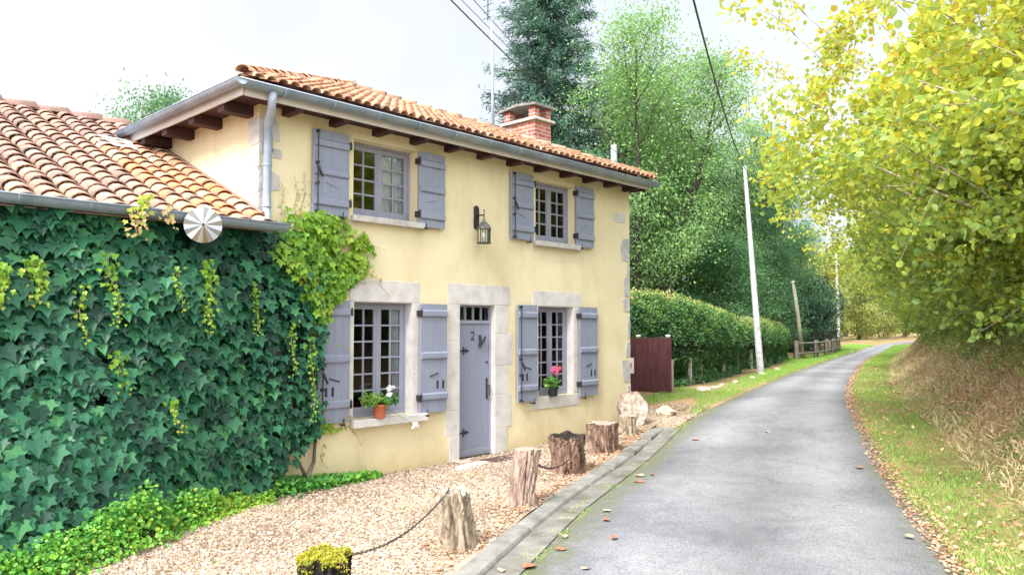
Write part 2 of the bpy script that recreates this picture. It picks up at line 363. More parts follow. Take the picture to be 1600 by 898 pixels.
# kerb stones and the concrete gutter strip
def off(P, d):
    T = np.gradient(P, axis=0); T /= np.linalg.norm(T, axis=1)[:, None]; return P + np.stack([-T[:, 1], T[:, 0]], 1) * d
kp = arc(LEc, 30, -6, 11.1)
kl = off(kp, .22); 
M['kerb'] = simple('pale_concrete_kerb', [(.12, .12, .105), (.205, .20, .185), (.28, .27, .25)], 4, .9, 60, .5, .006)
mb = MB()
Lk = np.linalg.norm(np.diff(kp, axis=0), axis=1).sum(); nk = int(Lk / 1.0); kp2 = arc(LEc, nk + 1, -6, 11.1)
for i in range(nk):
    a, b = kp2[i], kp2[i + 1]; d = (b - a); L = np.linalg.norm(d); d /= L; nrm = np.array([-d[1], d[0]])
    g0, g1 = .008, L - .012
    jz = random.uniform(-.006, .006); jo = random.uniform(-.008, .008)
    prof = [(.215, -.1), (.215, .075), (.232, .103), (.28, .122), (.37, .127), (.38, .117), (.38, -.1)]
    z0 = float(rise((a[0] + b[0]) / 2)) + jz
    vs = [(*(a + d * s + nrm * (o_ + jo)), z0 + h) for s in (g0, g1) for o_, h in prof]
    n = len(prof); mb.add(vs, [tuple(range(n)), tuple(range(n, 2 * n))[::-1]] + [(q, q + n, (q + 1) % n + n, (q + 1) % n) for q in range(n)])
tag(mb.build('kerb', M['kerb'], bevel=.006), kind='structure')
M['gutterstrip'] = simple('gutter_concrete', [(.08, .078, .065), (.16, .152, .138), (.24, .23, .21)], 3, .9, 45, .4, .006)
kk = arc(LEc, 60, -6, 11.3)
st = ribbon('gutter_strip', off(kk, -.04), off(kk, .214), [0, .5, 1], lambda x, u: float(rise(x)) + .076 - .004 * u, M['gutterstrip']); tag(st, kind='structure')

# gravel yard sheet with loose stones on it
def gravel_mat():
    m, t, b, o = nodes('buff_gravel'); v = coord(t)
    vo = t.nodes.new('ShaderNodeTexVoronoi'); vo.inputs['Scale'].default_value = 42; t.links.new(v, vo.inputs['Vector'])
    r = ramp(t, [(.18, .135, .095), (.30, .235, .175), (.39, .315, .24), (.30, .225, .165)]); t.links.new(vo.outputs['Color'], r.inputs[0])
    n = noise(t, .9, 5, .6, v); r2 = ramp(t, [(.58, .50, .40), (1.05, 1.02, 1)], [.38, .58]); t.links.new(n.outputs[0], r2.inputs[0])
    c = mixc(t, 1, r.outputs[0], r2.outputs[0], 'MULTIPLY'); t.links.new(c, b.inputs['Base Color']); b.inputs['Roughness'].default_value = .95
    bump(t, vo.outputs['Distance'], -.8, .02, b); return m
M['gravel'] = gravel_mat()
def yard_mask(X, Y):
    dl = sdist(LEc, X, Y); return (dl > .39 - .40 * smooth((X - 11.0) / .25) + .06 * np.sin(X * 5)) & (Y < 8.2) & (X < 13.6) & (X > -8)
ax = arc(LEc, 300, -6, 12.7); _T = np.gradient(ax, axis=0); _T /= np.linalg.norm(_T, axis=1)[:, None]; inner = ax + np.stack([-_T[:, 1], _T[:, 0]], 1) * (.382 - .35 * smooth((ax[:, 0] - 10.95) / .22))[:, None]
wall_y = np.full(len(ax), 7.72); wall_y = np.where(inner[:, 0] > 11.3, 7.9 + (inner[:, 0] - 11.3) * .3, wall_y)
outer = np.stack([inner[:, 0], wall_y], 1)
yd = ribbon('gravel_yard', inner, outer, np.linspace(0, 1, 14), lambda x, u: 0, M['gravel'])
co = np.empty(len(yd.data.vertices) * 3, np.float32); yd.data.vertices.foreach_get('co', co); co = co.reshape(-1, 3)
co[:, 2] = terrain(co[:, 0], co[:, 1]) + .012; yd.data.vertices.foreach_set('co', co.ravel()); yd.data.update(); tag(yd, kind='structure')

def rand_rot(n):
    q = rng.normal(size=(n, 4)); q /= np.linalg.norm(q, axis=1)[:, None]; a, b, c, d = q.T
    return np.stack([np.stack([1 - 2 * (c * c + d * d), 2 * (b * c - a * d), 2 * (b * d + a * c)], -1), np.stack([2 * (b * c + a * d), 1 - 2 * (b * b + d * d), 2 * (c * d - a * b)], -1),
                     np.stack([2 * (b * d - a * c), 2 * (c * d + a * b), 1 - 2 * (b * b + c * c)], -1)], 1)
OCT = np.array([(1, 0, 0), (0, 1, 0), (-1, 0, 0), (0, -1, 0), (0, 0, .7), (0, 0, -.7)], float)
OCF = np.array([(0, 1, 4), (1, 2, 4), (2, 3, 4), (3, 0, 4), (1, 0, 5), (2, 1, 5), (3, 2, 5), (0, 3, 5)])
def pebbles(name, P, S, mat, tint):
    n = len(P); V = OCT[None] * (1 + .35 * rng.uniform(-1, 1, (n, 6, 3))); V = np.einsum('nij,nkj->nki', rand_rot(n), V) * S[:, None, None]; V[:, :, 2] *= .7
    V += P[:, None]; F = (np.arange(n) * 6)[:, None, None] + OCF[None]
    return np_mesh(name, V.reshape(-1, 3), F.reshape(-1, 3), mat, np.repeat(tint, 6))
def tintmat(name, cols, rough=.9, pos=None):
    m, t, b, o = nodes(name); a = t.nodes.new('ShaderNodeAttribute'); a.attribute_name = 'tint'; r = ramp(t, cols, pos)
    t.links.new(a.outputs['Fac'], r.inputs[0]); t.links.new(r.outputs[0], b.inputs['Base Color']); b.inputs['Roughness'].default_value = rough; b.inputs['Specular IOR Level'].default_value = .25; return m
M['pebble'] = tintmat('pale_pebbles', [(.13, .09, .065), (.25, .19, .14), (.36, .29, .225), (.55, .48, .41), (.34, .23, .165)])
n = 60000; X = 2 + 11 * rng.uniform(0, 1, n) ** 1.5; Y = rng.uniform(3, 8, n); m = yard_mask(X, Y) & (Y < 7.74 + np.clip(X - 11.3, 0, 9)) ; X, Y = X[m], Y[m]
P = np.stack([X, Y, terrain(X, Y) + .016], 1)
tag(pebbles('gravel_stones', P, rng.uniform(.007, .02, len(P)), M['pebble'], rng.uniform(0, 1, len(P))), 'loose buff and pinkish pebbles covering the yard in front of the house', 'gravel', kind='stuff')

# ------------------------------------------------------------------ leaf clouds
LEAF6 = (np.array([(0, 0, 0), (.3, .34, .06), (.72, .27, .05), (1, 0, -.05), (.72, -.27, .05), (.3, -.34, .06)]), np.array([(0, 3, 2, 1), (0, 5, 4, 3)]))
ROUND = (np.array([(0, 0, 0), (.22, .42, .07), (.7, .40, .05), (1, 0, -.08), (.7, -.40, .05), (.22, -.42, .07)]), np.array([(0, 3, 2, 1), (0, 5, 4, 3)]))
DIAM = (np.array([(0, 0, 0), (.5, .28, .05), (1, 0, 0), (.5, -.28, .05)]), np.array([(0, 1, 2, 3)]))
HAZ = (np.array([(0, 0, 0), (.06, .26, .05), (.30, .44, .08), (.58, .42, .07), (.82, .24, .03), (1.02, 0, -.08), (.82, -.24, .03), (.58, -.42, .07), (.30, -.44, .08), (.06, -.26, .05)]), np.array([(0, 5, 4, 1), (1, 4, 3, 2), (0, 9, 6, 5), (9, 8, 7, 6)]))
BLADE = (np.array([(0, .5, 0), (0, -.5, 0), (.55, -.3, .0), (1, 0, .12), (.55, .3, 0)]), np.array([(0, 1, 2, 4), (2, 3, 4, 4)]))
_iv = [(0, 0), (-.12, .20), (-.05, .42), (.16, .38), (.44, .60), (.50, .27), (1.0, 0), (.50, -.27), (.44, -.60), (.16, -.38), (-.05, -.42), (-.12, -.20)]
IVY = (np.array([(.25, 0, -.03)] + [(x, y, .10 * abs(y) - .12 * max(0, x - .4)) for x, y in _iv]), np.array([(0, i + 1, (i + 1) % 12 + 1) for i in range(12)]))
def unit(v): return v / np.maximum(np.linalg.norm(v, axis=-1, keepdims=True), 1e-9)
def leaves(name, P, S, U, N, tpl, mat, tint, parent=None, wid=1.0):
    V, F = tpl; n = len(P); U = unit(U); W = unit(np.cross(N, U)); N2 = np.cross(U, W)
    S = np.asarray(S)[:, None, None] * np.ones((n, 1, 1)); wd = wid if np.isscalar(wid) else np.asarray(wid)[:, None, None]
    co = P[:, None] + S * (V[None, :, 0:1] * U[:, None] + V[None, :, 1:2] * W[:, None] * wd + V[None, :, 2:3] * N2[:, None])
    if F.shape[1] == 4 and (F[:, 2] == F[:, 3]).any() or (F.shape[1] == 4 and (F[-1][3] == F[-1][2])):
        F = np.array([(a, b, c) for a, b, c, d in F] + [(a, c, d) for a, b, c, d in F if c != d])
    f = (np.arange(n) * len(V))[:, None, None] + F[None]
    return np_mesh(name, co.reshape(-1, 3), f.reshape(-1, F.shape[1]), mat, np.repeat(tint, len(V)), parent=parent)
def rdir(n): return unit(rng.normal(size=(n, 3)))

M['bark'] = simple('grey_green_bark', [(.07, .065, .05), (.15, .13, .10), (.24, .22, .18)], 6, .9, 25, .8, .02, stretch=(1, 1, .3))
M['bark_dark'] = simple('dark_bark', [(.03, .025, .02), (.08, .065, .05)], 8, .9, 25, .8, .02, stretch=(1, 1, .3))
M['stem'] = simple('hazel_stem_bark', [(.22, .17, .12), (.40, .34, .27)], 8, .7, 30, .3, .004, stretch=(1, 1, .3))
M['lf_pale'] = leafmat('pale_ash_foliage', [(.11, .22, .09), (.18, .34, .12), (.27, .46, .15), (.36, .54, .18)], transl=.45)
M['lf_mid'] = leafmat('mid_green_foliage', [(.035, .11, .055), (.075, .20, .09), (.14, .30, .12), (.22, .40, .15)], transl=.45)
M['lf_dark'] = leafmat('dark_evergreen_foliage', [(.015, .05, .03), (.035, .10, .055), (.07, .15, .08)], transl=.25)
M['lf_spruce'] = leafmat('blue_green_needles', [(.03, .085, .07), (.06, .15, .12), (.10, .22, .16), (.15, .28, .18)], transl=.2, rough=.6)
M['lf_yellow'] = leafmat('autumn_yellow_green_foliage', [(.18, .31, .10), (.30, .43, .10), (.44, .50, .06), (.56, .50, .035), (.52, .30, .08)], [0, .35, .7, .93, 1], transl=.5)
M['lf_far'] = leafmat('pale_autumn_foliage', [(.14, .22, .05), (.28, .36, .09), (.48, .50, .16), (.50, .36, .15)], transl=.45)

def curve_pts(p, d, L, n, droop, wander, r):
    pts = [np.array(p, float)]; d = np.array(d, float); d /= np.linalg.norm(d)
    for i in range(n):
        d = d + r.normal(size=3) * wander + np.array((0, 0, droop)) / n; d /= np.linalg.norm(d)
        pts.append(pts[-1] + d * L / n)
    return pts
def make_tree(name, label, seed, H, tr, spread, base_frac, nstem, nlimb, nsub, ntw, nleaf, leafsize, mat, bark, tpl=DIAM, up=.5, group=None, cat='tree', clump=.45, hang=.3, lean=0.0):
    r = np.random.default_rng(seed); mb = MB(); anchors = []; sizes = []
    for s in range(nstem):
        a = 2 * math.pi * s / nstem + r.uniform(0, 1); sp = 0 if nstem == 1 else .22
        d = (math.cos(a) * sp + lean, math.sin(a) * sp, 1)
        tp = curve_pts((math.cos(a) * sp * .8 * tr * 3, math.sin(a) * sp * tr * 2, -.3), d, H * r.uniform(.86, .97), 9, .12, .05, r)
        rr = tr * (1 if nstem == 1 else r.uniform(.6, .8))
        mb.tube(tp, [rr * (1.25 if i == 0 else 1) * (1 - .9 * i / 9) for i in range(10)], 8)
        for k in range(nlimb // nstem):
            h = base_frac + (1 - base_frac) * ((k + r.uniform(0, 1)) / (nlimb // nstem)) ** .9
            q = h * 9 * .98; i0 = int(q); f = q - i0; p = tp[i0] * (1 - f) + tp[min(i0 + 1, 9)] * f
            az = k * 2.4 + r.uniform(-.4, .4) + s; t_ = (h - base_frac) / (1 - base_frac)
            prof = math.sin(math.pi * min(max(.22 + .70 * t_, 0), 1)) ** .8
            L = spread * max(prof, .25) * r.uniform(.8, 1.15); el = up * (.6 + 1.2 * t_)
            d = (math.cos(az), math.sin(az), el)
            lp = curve_pts(p, d, L, 6, .55, .12, r); lr = rr * .42 * (1 - .75 * h)
            mb.tube(lp, [max(lr * (1 - .8 * i / 6), .008) for i in range(7)], 5)
            for j in range(nsub):
                u = .25 + .75 * (j + r.uniform(0, 1)) / nsub; q = u * 5.99; i0 = int(q); p2 = lp[i0] * (1 - q + i0) + lp[i0 + 1] * (q - i0)
                dd = unit(np.array(lp[min(i0 + 1, 6)]) - lp[i0]) + r.normal(size=3) * .75; dd[2] += .15
                L2 = L * .38 * r.uniform(.6, 1.2) * (1.2 - .5 * u) + .25
                sp_ = curve_pts(p2, dd, L2, 4, .2, .15, r); mb.tube(sp_, [max(lr * .3 * (1 - .2 * i), .006) for i in range(5)], 4, cap=False)
                for k2 in range(ntw):
                    i1 = min(int(r.uniform(1, 5)), 4); c = np.array(sp_[i1]) + r.normal(size=3) * L2 * .22; anchors.append(c); sizes.append(clump * r.uniform(.6, 1.3))
    root = empty(name, label, cat, group)
    mb.build('trunk', bark, root, smooth=True)
    A = np.array(anchors); Sz = np.array(sizes); n = len(A)
    P = np.repeat(A, nleaf, 0); sc = np.repeat(Sz, nleaf)
    off_ = r.normal(size=P.shape) * np.array((1, 1, .55)); P = P + off_ * sc[:, None] * .6; 
    ctr = np.array((0, 0, H * .6)); outw = unit(P - ctr)
    U = unit(outw * .5 + r.normal(size=P.shape) * .8 + np.array((0, 0, -hang))); N = unit(outw * .4 + np.array((0, 0, .8)) + r.normal(size=P.shape) * .55)
    tint = np.clip(np.repeat(r.uniform(.15, .85, n), nleaf) + r.normal(size=len(P)) * .08, 0, 1)
    leaves('crown', P, leafsize * r.uniform(.6, 1.3, len(P)), U, N, tpl, mat, tint, root)
    return root
def put(o, x, y, rz=0, s=1.0, z=None, sz=None):
    o.location = (x, y, tz(x, y) if z is None else z); o.rotation_euler = (0, 0, rz); o.scale = (s, s, sz or s); return o

def spruce():
    r = np.random.default_rng(5); H = 19.0; mb = MB(); root = empty('spruce_tree', 'tall blue-green spruce towering behind the brick chimney', 'tree')
    mb.tube([(0, 0, -.3), (0.03, 0, 6), (-.05, 0, 12), (0, 0, H)], [.26, .2, .12, .02], 10)
    Ps = []; Us = []; Ns = []; T = []
    z = 2.2
    while z < H - .3:
        Lm = 3.5 * ((H - z) / (H - 2)) ** .62 + .15; nb = 9
        for k in range(nb):
            a = 2 * math.pi * (k + r.uniform(-.3, .3)) / nb + z * 1.7; L = Lm * r.uniform(.7, 1.18); zz = z + r.uniform(-.2, .2)
            pts = [];
            for i in range(8):
                t = i / 7; pts.append(np.array((math.cos(a) * L * t, math.sin(a) * L * t, zz - .38 * L * t + .26 * L * t * t)))
            mb.tube(pts, [.03 * (1 - i / 8) + .004 for i in range(8)], 4, cap=False)
            side = np.array((-math.sin(a), math.cos(a), 0)); rad = np.array((math.cos(a), math.sin(a), 0)); nt_ = int(9 + L * 17); bt = r.uniform(.1, .9)
            for q in range(nt_):
                t = r.uniform(.12, 1); i0 = min(int(t * 7), 6); p = pts[i0] + (pts[i0 + 1] - pts[i0]) * (t * 7 - i0)
                sgn = r.choice((-1, 1)); u = rad * r.uniform(.3, 1) + side * sgn * r.uniform(.2, 1) + np.array((0, 0, r.uniform(-.9, .1)))
                Ps.append(p + r.normal(size=3) * .04); Us.append(u); Ns.append(np.array((0, 0, 1)) + r.normal(size=3) * .5); T.append(np.clip(bt + r.normal() * .2, 0, 1))
        z += .30
    mb.build('trunk', M['bark_dark'], root, smooth=True)
    P = np.array(Ps); n = len(P); P = np.repeat(P, 5, 0) + rng.normal(size=(n * 5, 3)) * .09
    U = np.repeat(np.array(Us), 5, 0) + rng.normal(size=(n * 5, 3)) * .35
    leaves('crown', P, rng.uniform(.12, .30, n * 5), U, np.repeat(np.array(Ns), 5, 0), DIAM, M['lf_spruce'], np.repeat(np.array(T), 5), root, wid=.32)
    return root
put(spruce(), 22.7, 19.4, .3, z=.1)

ash = make_tree('ash_tree', 'tall pale green feathery tree rising above the near end of the hedge', 11, 13.4, .24, 3.3, .20, 4, 64, 7, 4, 42, .115, M['lf_pale'], M['bark_dark'], up=.9, clump=.8)
put(ash, 25.2, 17.0, .5, z=.3)
ash2 = copy_tree(ash); put(ash2, 30.4, 17.2, 2.4, .86, z=.3); ash2['label'] = 'slimmer pale green tree directly behind the tallest concrete pole'
alder = make_tree('alder_tree', 'green leafy tree between spruce and pale feathery tree, left of the hedge', 21, 10.5, .2, 2.9, .12, 2, 44, 7, 4, 46, .115, M['lf_mid'], M['bark'], up=.6, clump=.75, group='mid-green trees behind the hedge')
put(alder, 24.0, 20.0, 0, .9, z=.3)
lab = ['shaded green tree low behind the hedge beside the house corner', 'green tree right of the pale tree with grey trunk in view', 'tall thin-crowned green tree against the bright gap of sky',
       'mid-green tree behind the leaning wooden post', 'broad dark green tree filling the space behind the hedge end']
for (x, y, rz, s, sz), l in zip([(19.0, 15.6, 1, .62, .66), (33.5, 17.6, 2, .92, 1.0), (38.5, 18.6, 3.3, .78, .9), (42.0, 18.5, 4, .62, .72), (30.5, 20.0, 5, .85, .8)], lab):
    c = copy_tree(alder); put(c, x, y, rz, s, z=.3, sz=sz); c['label'] = l
dk = make_tree('yew_tree', 'dark rounded evergreen behind the wooden rail fence', 31, 4.6, .16, 1.9, .03, 2, 40, 6, 4, 26, .13, M['lf_dark'], M['bark_dark'], up=.5, clump=.45, group='dark evergreens behind the hedge')
put(dk, 44.8, 18.3, 0, 1.0, z=.4)
for (x, y, rz, s, sz), l in zip([(16.2, 13.2, 3, .75, .72), (40.8, 17.4, 2, .75, .7), (50, 20.2, 2.6, .8, .9)],
    ['dark evergreen behind the hedge top nearest the cottage', 'dark evergreen behind the left end of the rail fence', 'dark evergreen furthest along the lane at the left verge']):
    c = copy_tree(dk); put(c, x, y, rz, s, z=.3, sz=sz); c['label'] = l
for (x, y, rz, s, sz), l in zip([(20.5, 17.8, 1.2, .7, .5), (28.5, 15.6, 3.2, .72, .5), (35.5, 16.8, 5.2, .8, .52), (31.0, 24, 2.2, 1.1, 1.0), (44, 22, .4, .9, .8)],
    ['low leafy green tree behind the middle of the hedge, under the conifer', 'low leafy green tree directly left of the tallest pole', 'low leafy green tree right of the tallest pole, above the hedge end', 'far green tree filling the gap behind the pale feathery trees', 'far green tree behind the leaning wooden post']):
    c = copy_tree(alder); put(c, x, y, rz, s, z=.3, sz=sz); c['label'] = l
fr = make_tree('birch_tree', 'pale yellow-green tree at the far bend of the lane, left of the far pole', 41, 9.5, .13, 2.8, .03, 2, 40, 6, 4, 32, .2, M['lf_far'], M['bark'], up=.7, clump=.6, group='pale autumn trees round the bend')
put(fr, 56, 24.5, 0, .75, z=.4)
for i, (x, y, rz, s) in enumerate([(66, 27, 1, .9), (74, 28.5, 2, .9), (82, 28, 3, 1), (92, 29, 4, 1), (104, 30, 5, 1.1), (118, 30, 6, 1.2), (90, 36, 1.5, 1.2), (76, 35, 2.2, 1.1), (132, 27, 3.1, 1.2), (64, 32, .3, 1.0), (106, 38, 5.2, 1.3)]):
    c = copy_tree(fr); put(c, x, y, rz, s, z=.4); c['label'] = 'pale yellow-green tree standing beyond the bend of the lane'
fr['label'] = 'pale yellow-green small tree behind the far end of the hedge garden'; del fr['group']
bt = copy_tree(alder); put(bt, 16.6, 41, 1, 1.30, z=0); bt['label'] = 'treetop showing above the junction of the two roofs'; del bt['group']
bt = copy_tree(alder); put(bt, 17.9, 53, 2, 1.42, z=0); bt['label'] = 'small far treetop showing above the annex ridge'; del bt['group']

# ------------------------------------------------------------------ hazels along the right bank
def hazel(name, label, seed, nst, H, toward, nleaf, dens=1.0, group=None, droop=-.42):
    r = np.random.default_rng(seed); mb = MB(); Ps = []; Us = []; T = []
    for s in range(nst):
        a = r.uniform(0, 2 * math.pi); d = np.array((math.cos(a) * .35, math.sin(a) * .35 + toward * r.uniform(.1, .75), 1.0))
        L = H * r.uniform(.75, 1.25); p0 = np.array((r.normal() * .25, r.normal() * .25, -.15))
        pts = curve_pts(p0, d, L, 10, droop, .05, r); 
        rr = r.uniform(.016, .042); mb.tube(pts, [rr * (1 - .85 * i / 10) for i in range(11)], 6)
        for k in range(13):
            u = .12 + .88 * (k + r.uniform(0, 1)) / 13; q = min(u * 10, 9.99); i0 = int(q); p = pts[i0] * (1 - q + i0) + pts[i0 + 1] * (q - i0)
            dd = unit(pts[i0 + 1] - pts[i0]) * .5 + r.normal(size=3) * .7 + np.array((0, toward * .3, .0)); L2 = r.uniform(.5, 1.4)
            tw = curve_pts(p, dd, L2, 5, -.35, .12, r); mb.tube(tw, [.007 * (1 - .8 * i / 5) for i in range(6)], 4, cap=False)
            for q2 in range(int(nleaf * dens)):
                t = r.uniform(.05, 1) * 4.99; i1 = int(t); c = tw[i1] * (1 - t + i1) + tw[i1 + 1] * (t - i1)
                Ps.append(c + r.normal(size=3) * .10); Us.append(r.normal(size=3) * .7 + np.array((0, toward * .4, -.25))); 
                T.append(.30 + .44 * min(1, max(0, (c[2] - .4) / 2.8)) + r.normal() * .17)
    root = empty(name, label, 'shrub', group); mb.build('stems', M['stem'], root, smooth=True)
    P = np.array(Ps); n = len(P); N = unit(np.array((0, toward * .35, .65)) + rng.normal(size=(n, 3)) * .7)
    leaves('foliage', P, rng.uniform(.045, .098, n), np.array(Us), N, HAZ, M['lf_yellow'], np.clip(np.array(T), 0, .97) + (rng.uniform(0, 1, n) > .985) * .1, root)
    return root
# local +Y of a hazel points towards the lane
hz = [hazel('hazel_shrub', '', 51, 14, 4.6, 1.0, 84), hazel('hazel_shrub', '', 52, 13, 4.2, .7, 84), hazel('hazel_shrub', '', 53, 15, 5.0, .9, 84), hazel('hazel_shrub', '', 57, 16, 5.2, 0.95, 96, droop=-.12)]
def bank_pos(x, d):
    i = np.searchsorted(REc[:, 0], x); a, b = REc[i - 1], REc[i]; T = (b - a) / np.linalg.norm(b - a); n = np.array((T[1], -T[0])); p = a + (x - a[0]) / max(b[0] - a[0], 1e-6) * (b - a)
    return p + n * d, math.atan2(T[1], T[0])
HZ = [(6.6, 3.7, 3, 1.0), (9.1, 3.0, 3, 1.02), (12.0, 2.8, 3, 1.0), (4.4, 4.4, 2, 1.0), (8.3, 3.3, 2, .95), (10.5, 3.1, 3, 1.06), (12.6, 2.8, 0, .9), (14.8, 3.0, 2, .95), (17, 2.8, 1, .95), (19.5, 3, 0, .95), (22.2, 2.9, 2, .9), (25.2, 3, 1, 1),
      (28.5, 2.9, 0, .95), (32, 3, 2, .95), (36, 2.9, 1, 1), (40.5, 3, 0, 1), (45.5, 3, 2, 1), (51, 3, 1, 1), (57, 3, 0, 1), (64, 3, 2, 1.05), (71, 3.2, 1, 1.1), (9.5, 5.5, 1, 1.15), (14, 5.6, 2, 1.2), (19, 5.6, 0, 1.2), (25, 5.6, 1, 1.2), (33, 5.6, 2, 1.2), (43, 5.8, 0, 1.3), (79, 3.5, 0, 1.1), (88, 3.5, 2, 1.1)]
HZ += [(8.6 + 2.1 * q_, 2.35 + .2 * (q_ % 3), q_ % 3, .40 + .05 * (q_ % 2)) for q_ in range(20)]
used = set(); L_hz = 'yellow-green hazel shrub on the bank at the right of the lane'
for i, (x, d, k, s) in enumerate(HZ):
    p, a = bank_pos(x, d); o = hz[k] if k not in used else copy_tree(hz[k]); used.add(k)
    put(o, p[0], p[1], a, s, z=tz(p[0], p[1]) - .05); 
    if s < .6: tag(o, 'small leafy hazel sapling low on the slope of the right bank', group='low hazel saplings on the bank slope')
    elif d > 5: tag(o, 'tall hazel behind the front row of shrubs on the right bank', group='hazels of the back row')
    elif i == 0: tag(o, 'large yellow hazel nearest the camera, arching in from the right edge')
    elif i == 1: tag(o, 'yellow hazel overhanging the lane, second of the three big ones')
    elif i == 2: tag(o, 'yellow hazel overhanging the lane, furthest of the three big ones')
    elif k == 3: tag(o, 'very tall yellow hazel standing between the second and furthest of the three big ones')
    else: tag(o, L_hz, group='hazel shrubs along the right bank')

# bank undergrowth: dry grass, fallen leaves, verge grass
M['straw'] = leafmat('dry_grass', [(.30, .40, .12), (.52, .44, .24), (.66, .54, .36), (.46, .30, .18)], transl=.2, rough=.8)
M['litter'] = leafmat('fallen_brown_leaves', [(.32, .15, .09), (.48, .26, .16), (.60, .38, .25), (.66, .50, .32)], transl=.1, rough=.8)
M['grass'] = leafmat('verge_grass', [(.12, .28, .04), (.24, .44, .08), (.36, .52, .13), (.50, .48, .22)], transl=.3, rough=.6)
def band(n, x0, x1, d0, d1, side, pw=1.6):
    x = x0 + (x1 - x0) * rng.uniform(0, 1, n) ** pw; d = rng.uniform(d0, d1, n); P = REc if side > 0 else LEc
    y = np.interp(x, P[:, 0], P[:, 1]); T = np.stack([np.ones(n), (np.interp(x + .5, P[:, 0], P[:, 1]) - np.interp(x - .5, P[:, 0], P[:, 1]))], 1); T /= np.linalg.norm(T, axis=1)[:, None]
    q = np.stack([x, y], 1) + np.stack([T[:, 1], -T[:, 0]], 1) * (d * side)[:, None]
    return np.c_[q, terrain(q[:, 0], q[:, 1])], d
def blades(name, P, hmin, hmax, mat, tint, label, cat, wid=.09, lean=.5, tpl=DIAM):
    n = len(P); U = unit(rng.normal(size=(n, 3)) * lean + np.array((0, 0, 1))); 
    return tag(leaves(name, P, rng.uniform(hmin, hmax, n), U, rdir(n), tpl, mat, tint, wid=wid), label, cat, kind='stuff')
P, d = band(85000, 5.5, 62, -.04, 1.35, 1); pat = vnoise(P[:, 0], P[:, 1], 1.2, 4); keep = (pat + rng.normal(size=len(P)) * .5 + (1 - d) * .6) > -.25; P, d, pat = P[keep], d[keep], pat[keep]
far = np.clip(P[:, 0] / 25, 1, 2.6)
g1 = leaves('verge_grass', P, rng.uniform(.03, .085, len(P)) * far ** .6, unit(rng.normal(size=(len(P), 3)) * .5 + np.array((0, 0, 1))), rdir(len(P)), DIAM, M['grass'], np.clip(.35 + .2 * pat + rng.normal(size=len(P)) * .2, 0, 1), wid=.16 * far)
tag(g1, 'short green grass along the right edge of the lane', 'grass', kind='stuff')
P, d = band(60000, 5.5, 48, .9, 3.3, 1); pat = vnoise(P[:, 0], P[:, 1], .8, 9)
g2 = leaves('dry_grass', P, rng.uniform(.05, .20, len(P)), unit(rng.normal(size=(len(P), 3)) * .9 + np.array((0, 0, .6))), rdir(len(P)), DIAM, M['straw'], np.clip(.45 - .3 * pat + rng.normal(size=len(P)) * .25, 0, 1), wid=.16)
tag(g2, 'dry straw-coloured grass on the bank right of the lane', 'grass', kind='stuff')
P, d = band(52000, 5.5, 45, .0, 3.6, 1); pat = vnoise(P[:, 0], P[:, 1], .9, 2); keep = rng.uniform(0, 1, len(P)) < np.clip(.02 + .75 * smooth((d - .6) / 1.0) + .3 * pat, .04, 1); P = P[keep]; P[:, 2] += rng.uniform(.01, .07, len(P))
n = len(P); g3 = leaves('leaf_litter', P, rng.uniform(.022, .06, n), unit(rng.normal(size=(n, 3)) * np.array((1, 1, .35))), unit(np.array((0, 0, 1)) + rng.normal(size=(n, 3)) * .45), LEAF6, M['litter'], rng.uniform(0, 1, n), wid=1.2)
tag(g3, 'fallen brown leaves lying over the right bank and verge', 'fallen leaves', kind='stuff')
P, d = band(9000, 5.0, 45, -.16, .10, 1); P[:, 2] = rise(P[:, 0]) + .072 + rng.uniform(0, .02, len(P)); n = len(P)
tag(leaves('edge_debris', P, rng.uniform(.012, .045, n), unit(rng.normal(size=(n, 3)) * np.array((1, 1, .25))), unit(np.array((0, 0, 1)) + rng.normal(size=(n, 3)) * .4), LEAF6, M['litter'], rng.uniform(0, .8, n)), 'crumbled leaf debris collected along the right edge of the lane', 'fallen leaves', kind='stuff')
# leafy undergrowth on the bank under the hazels
M['bramble'] = leafmat('bramble_leaves', [(.16, .26, .08), (.28, .38, .10), (.42, .46, .16), (.52, .40, .18)], transl=.3)
P, d = band(52000, 6, 70, 1.9, 4.0, 1, 1.4); P[:, 2] += np.abs(rng.normal(size=len(P))) * .45 * smooth((d - 1.7) / 1.0)
n = len(P); pat = vnoise(P[:, 0], P[:, 1], 1.5, 6); 
g4 = leaves('bank_undergrowth', P, rng.uniform(.04, .09, n), rdir(n), unit(rng.normal(size=(n, 3)) * .6 + np.array((0, .2, .7))), LEAF6, M['bramble'], np.clip(.4 + .3 * pat + rng.normal(size=n) * .2, 0, 1))
tag(g4, 'mixed brambles and weeds at the foot of the hazels', 'undergrowth', kind='stuff')
# left verge grass between lane and hedge
P, d = band(76000, 12.2, 62, .0, 1.6, -1, 1.3); X_ = P[:, 0]; w_ = np.where(X_ < 15, (X_ - 12.2) / 2.8, 1) * np.where(X_ > 30, 1.5, .72) ; keep = ((X_ > 12.6) & (X_ < 16) & (d > 1.15 - (X_ - 12.6) * .33) & (d < 1.5)) | (d < .15 + w_ * (.95 + .25 * vnoise(P[:, 0], P[:, 1], 1.1, 7))) & (d > .05); P = P[keep]; far = np.clip(P[:, 0] / 18, 1, 3)
g5 = leaves('roadside_grass', P, rng.uniform(.03, .09, len(P)) * far ** .5, unit(rng.normal(size=(len(P), 3)) * .5 + np.array((0, 0, 1))), rdir(len(P)), DIAM, M['grass'], np.clip(.4 + rng.normal(size=len(P)) * .18, 0, 1), wid=.16 * far)
tag(g5, 'bright green grass strip between lane and clipped hedge', 'grass', kind='stuff')
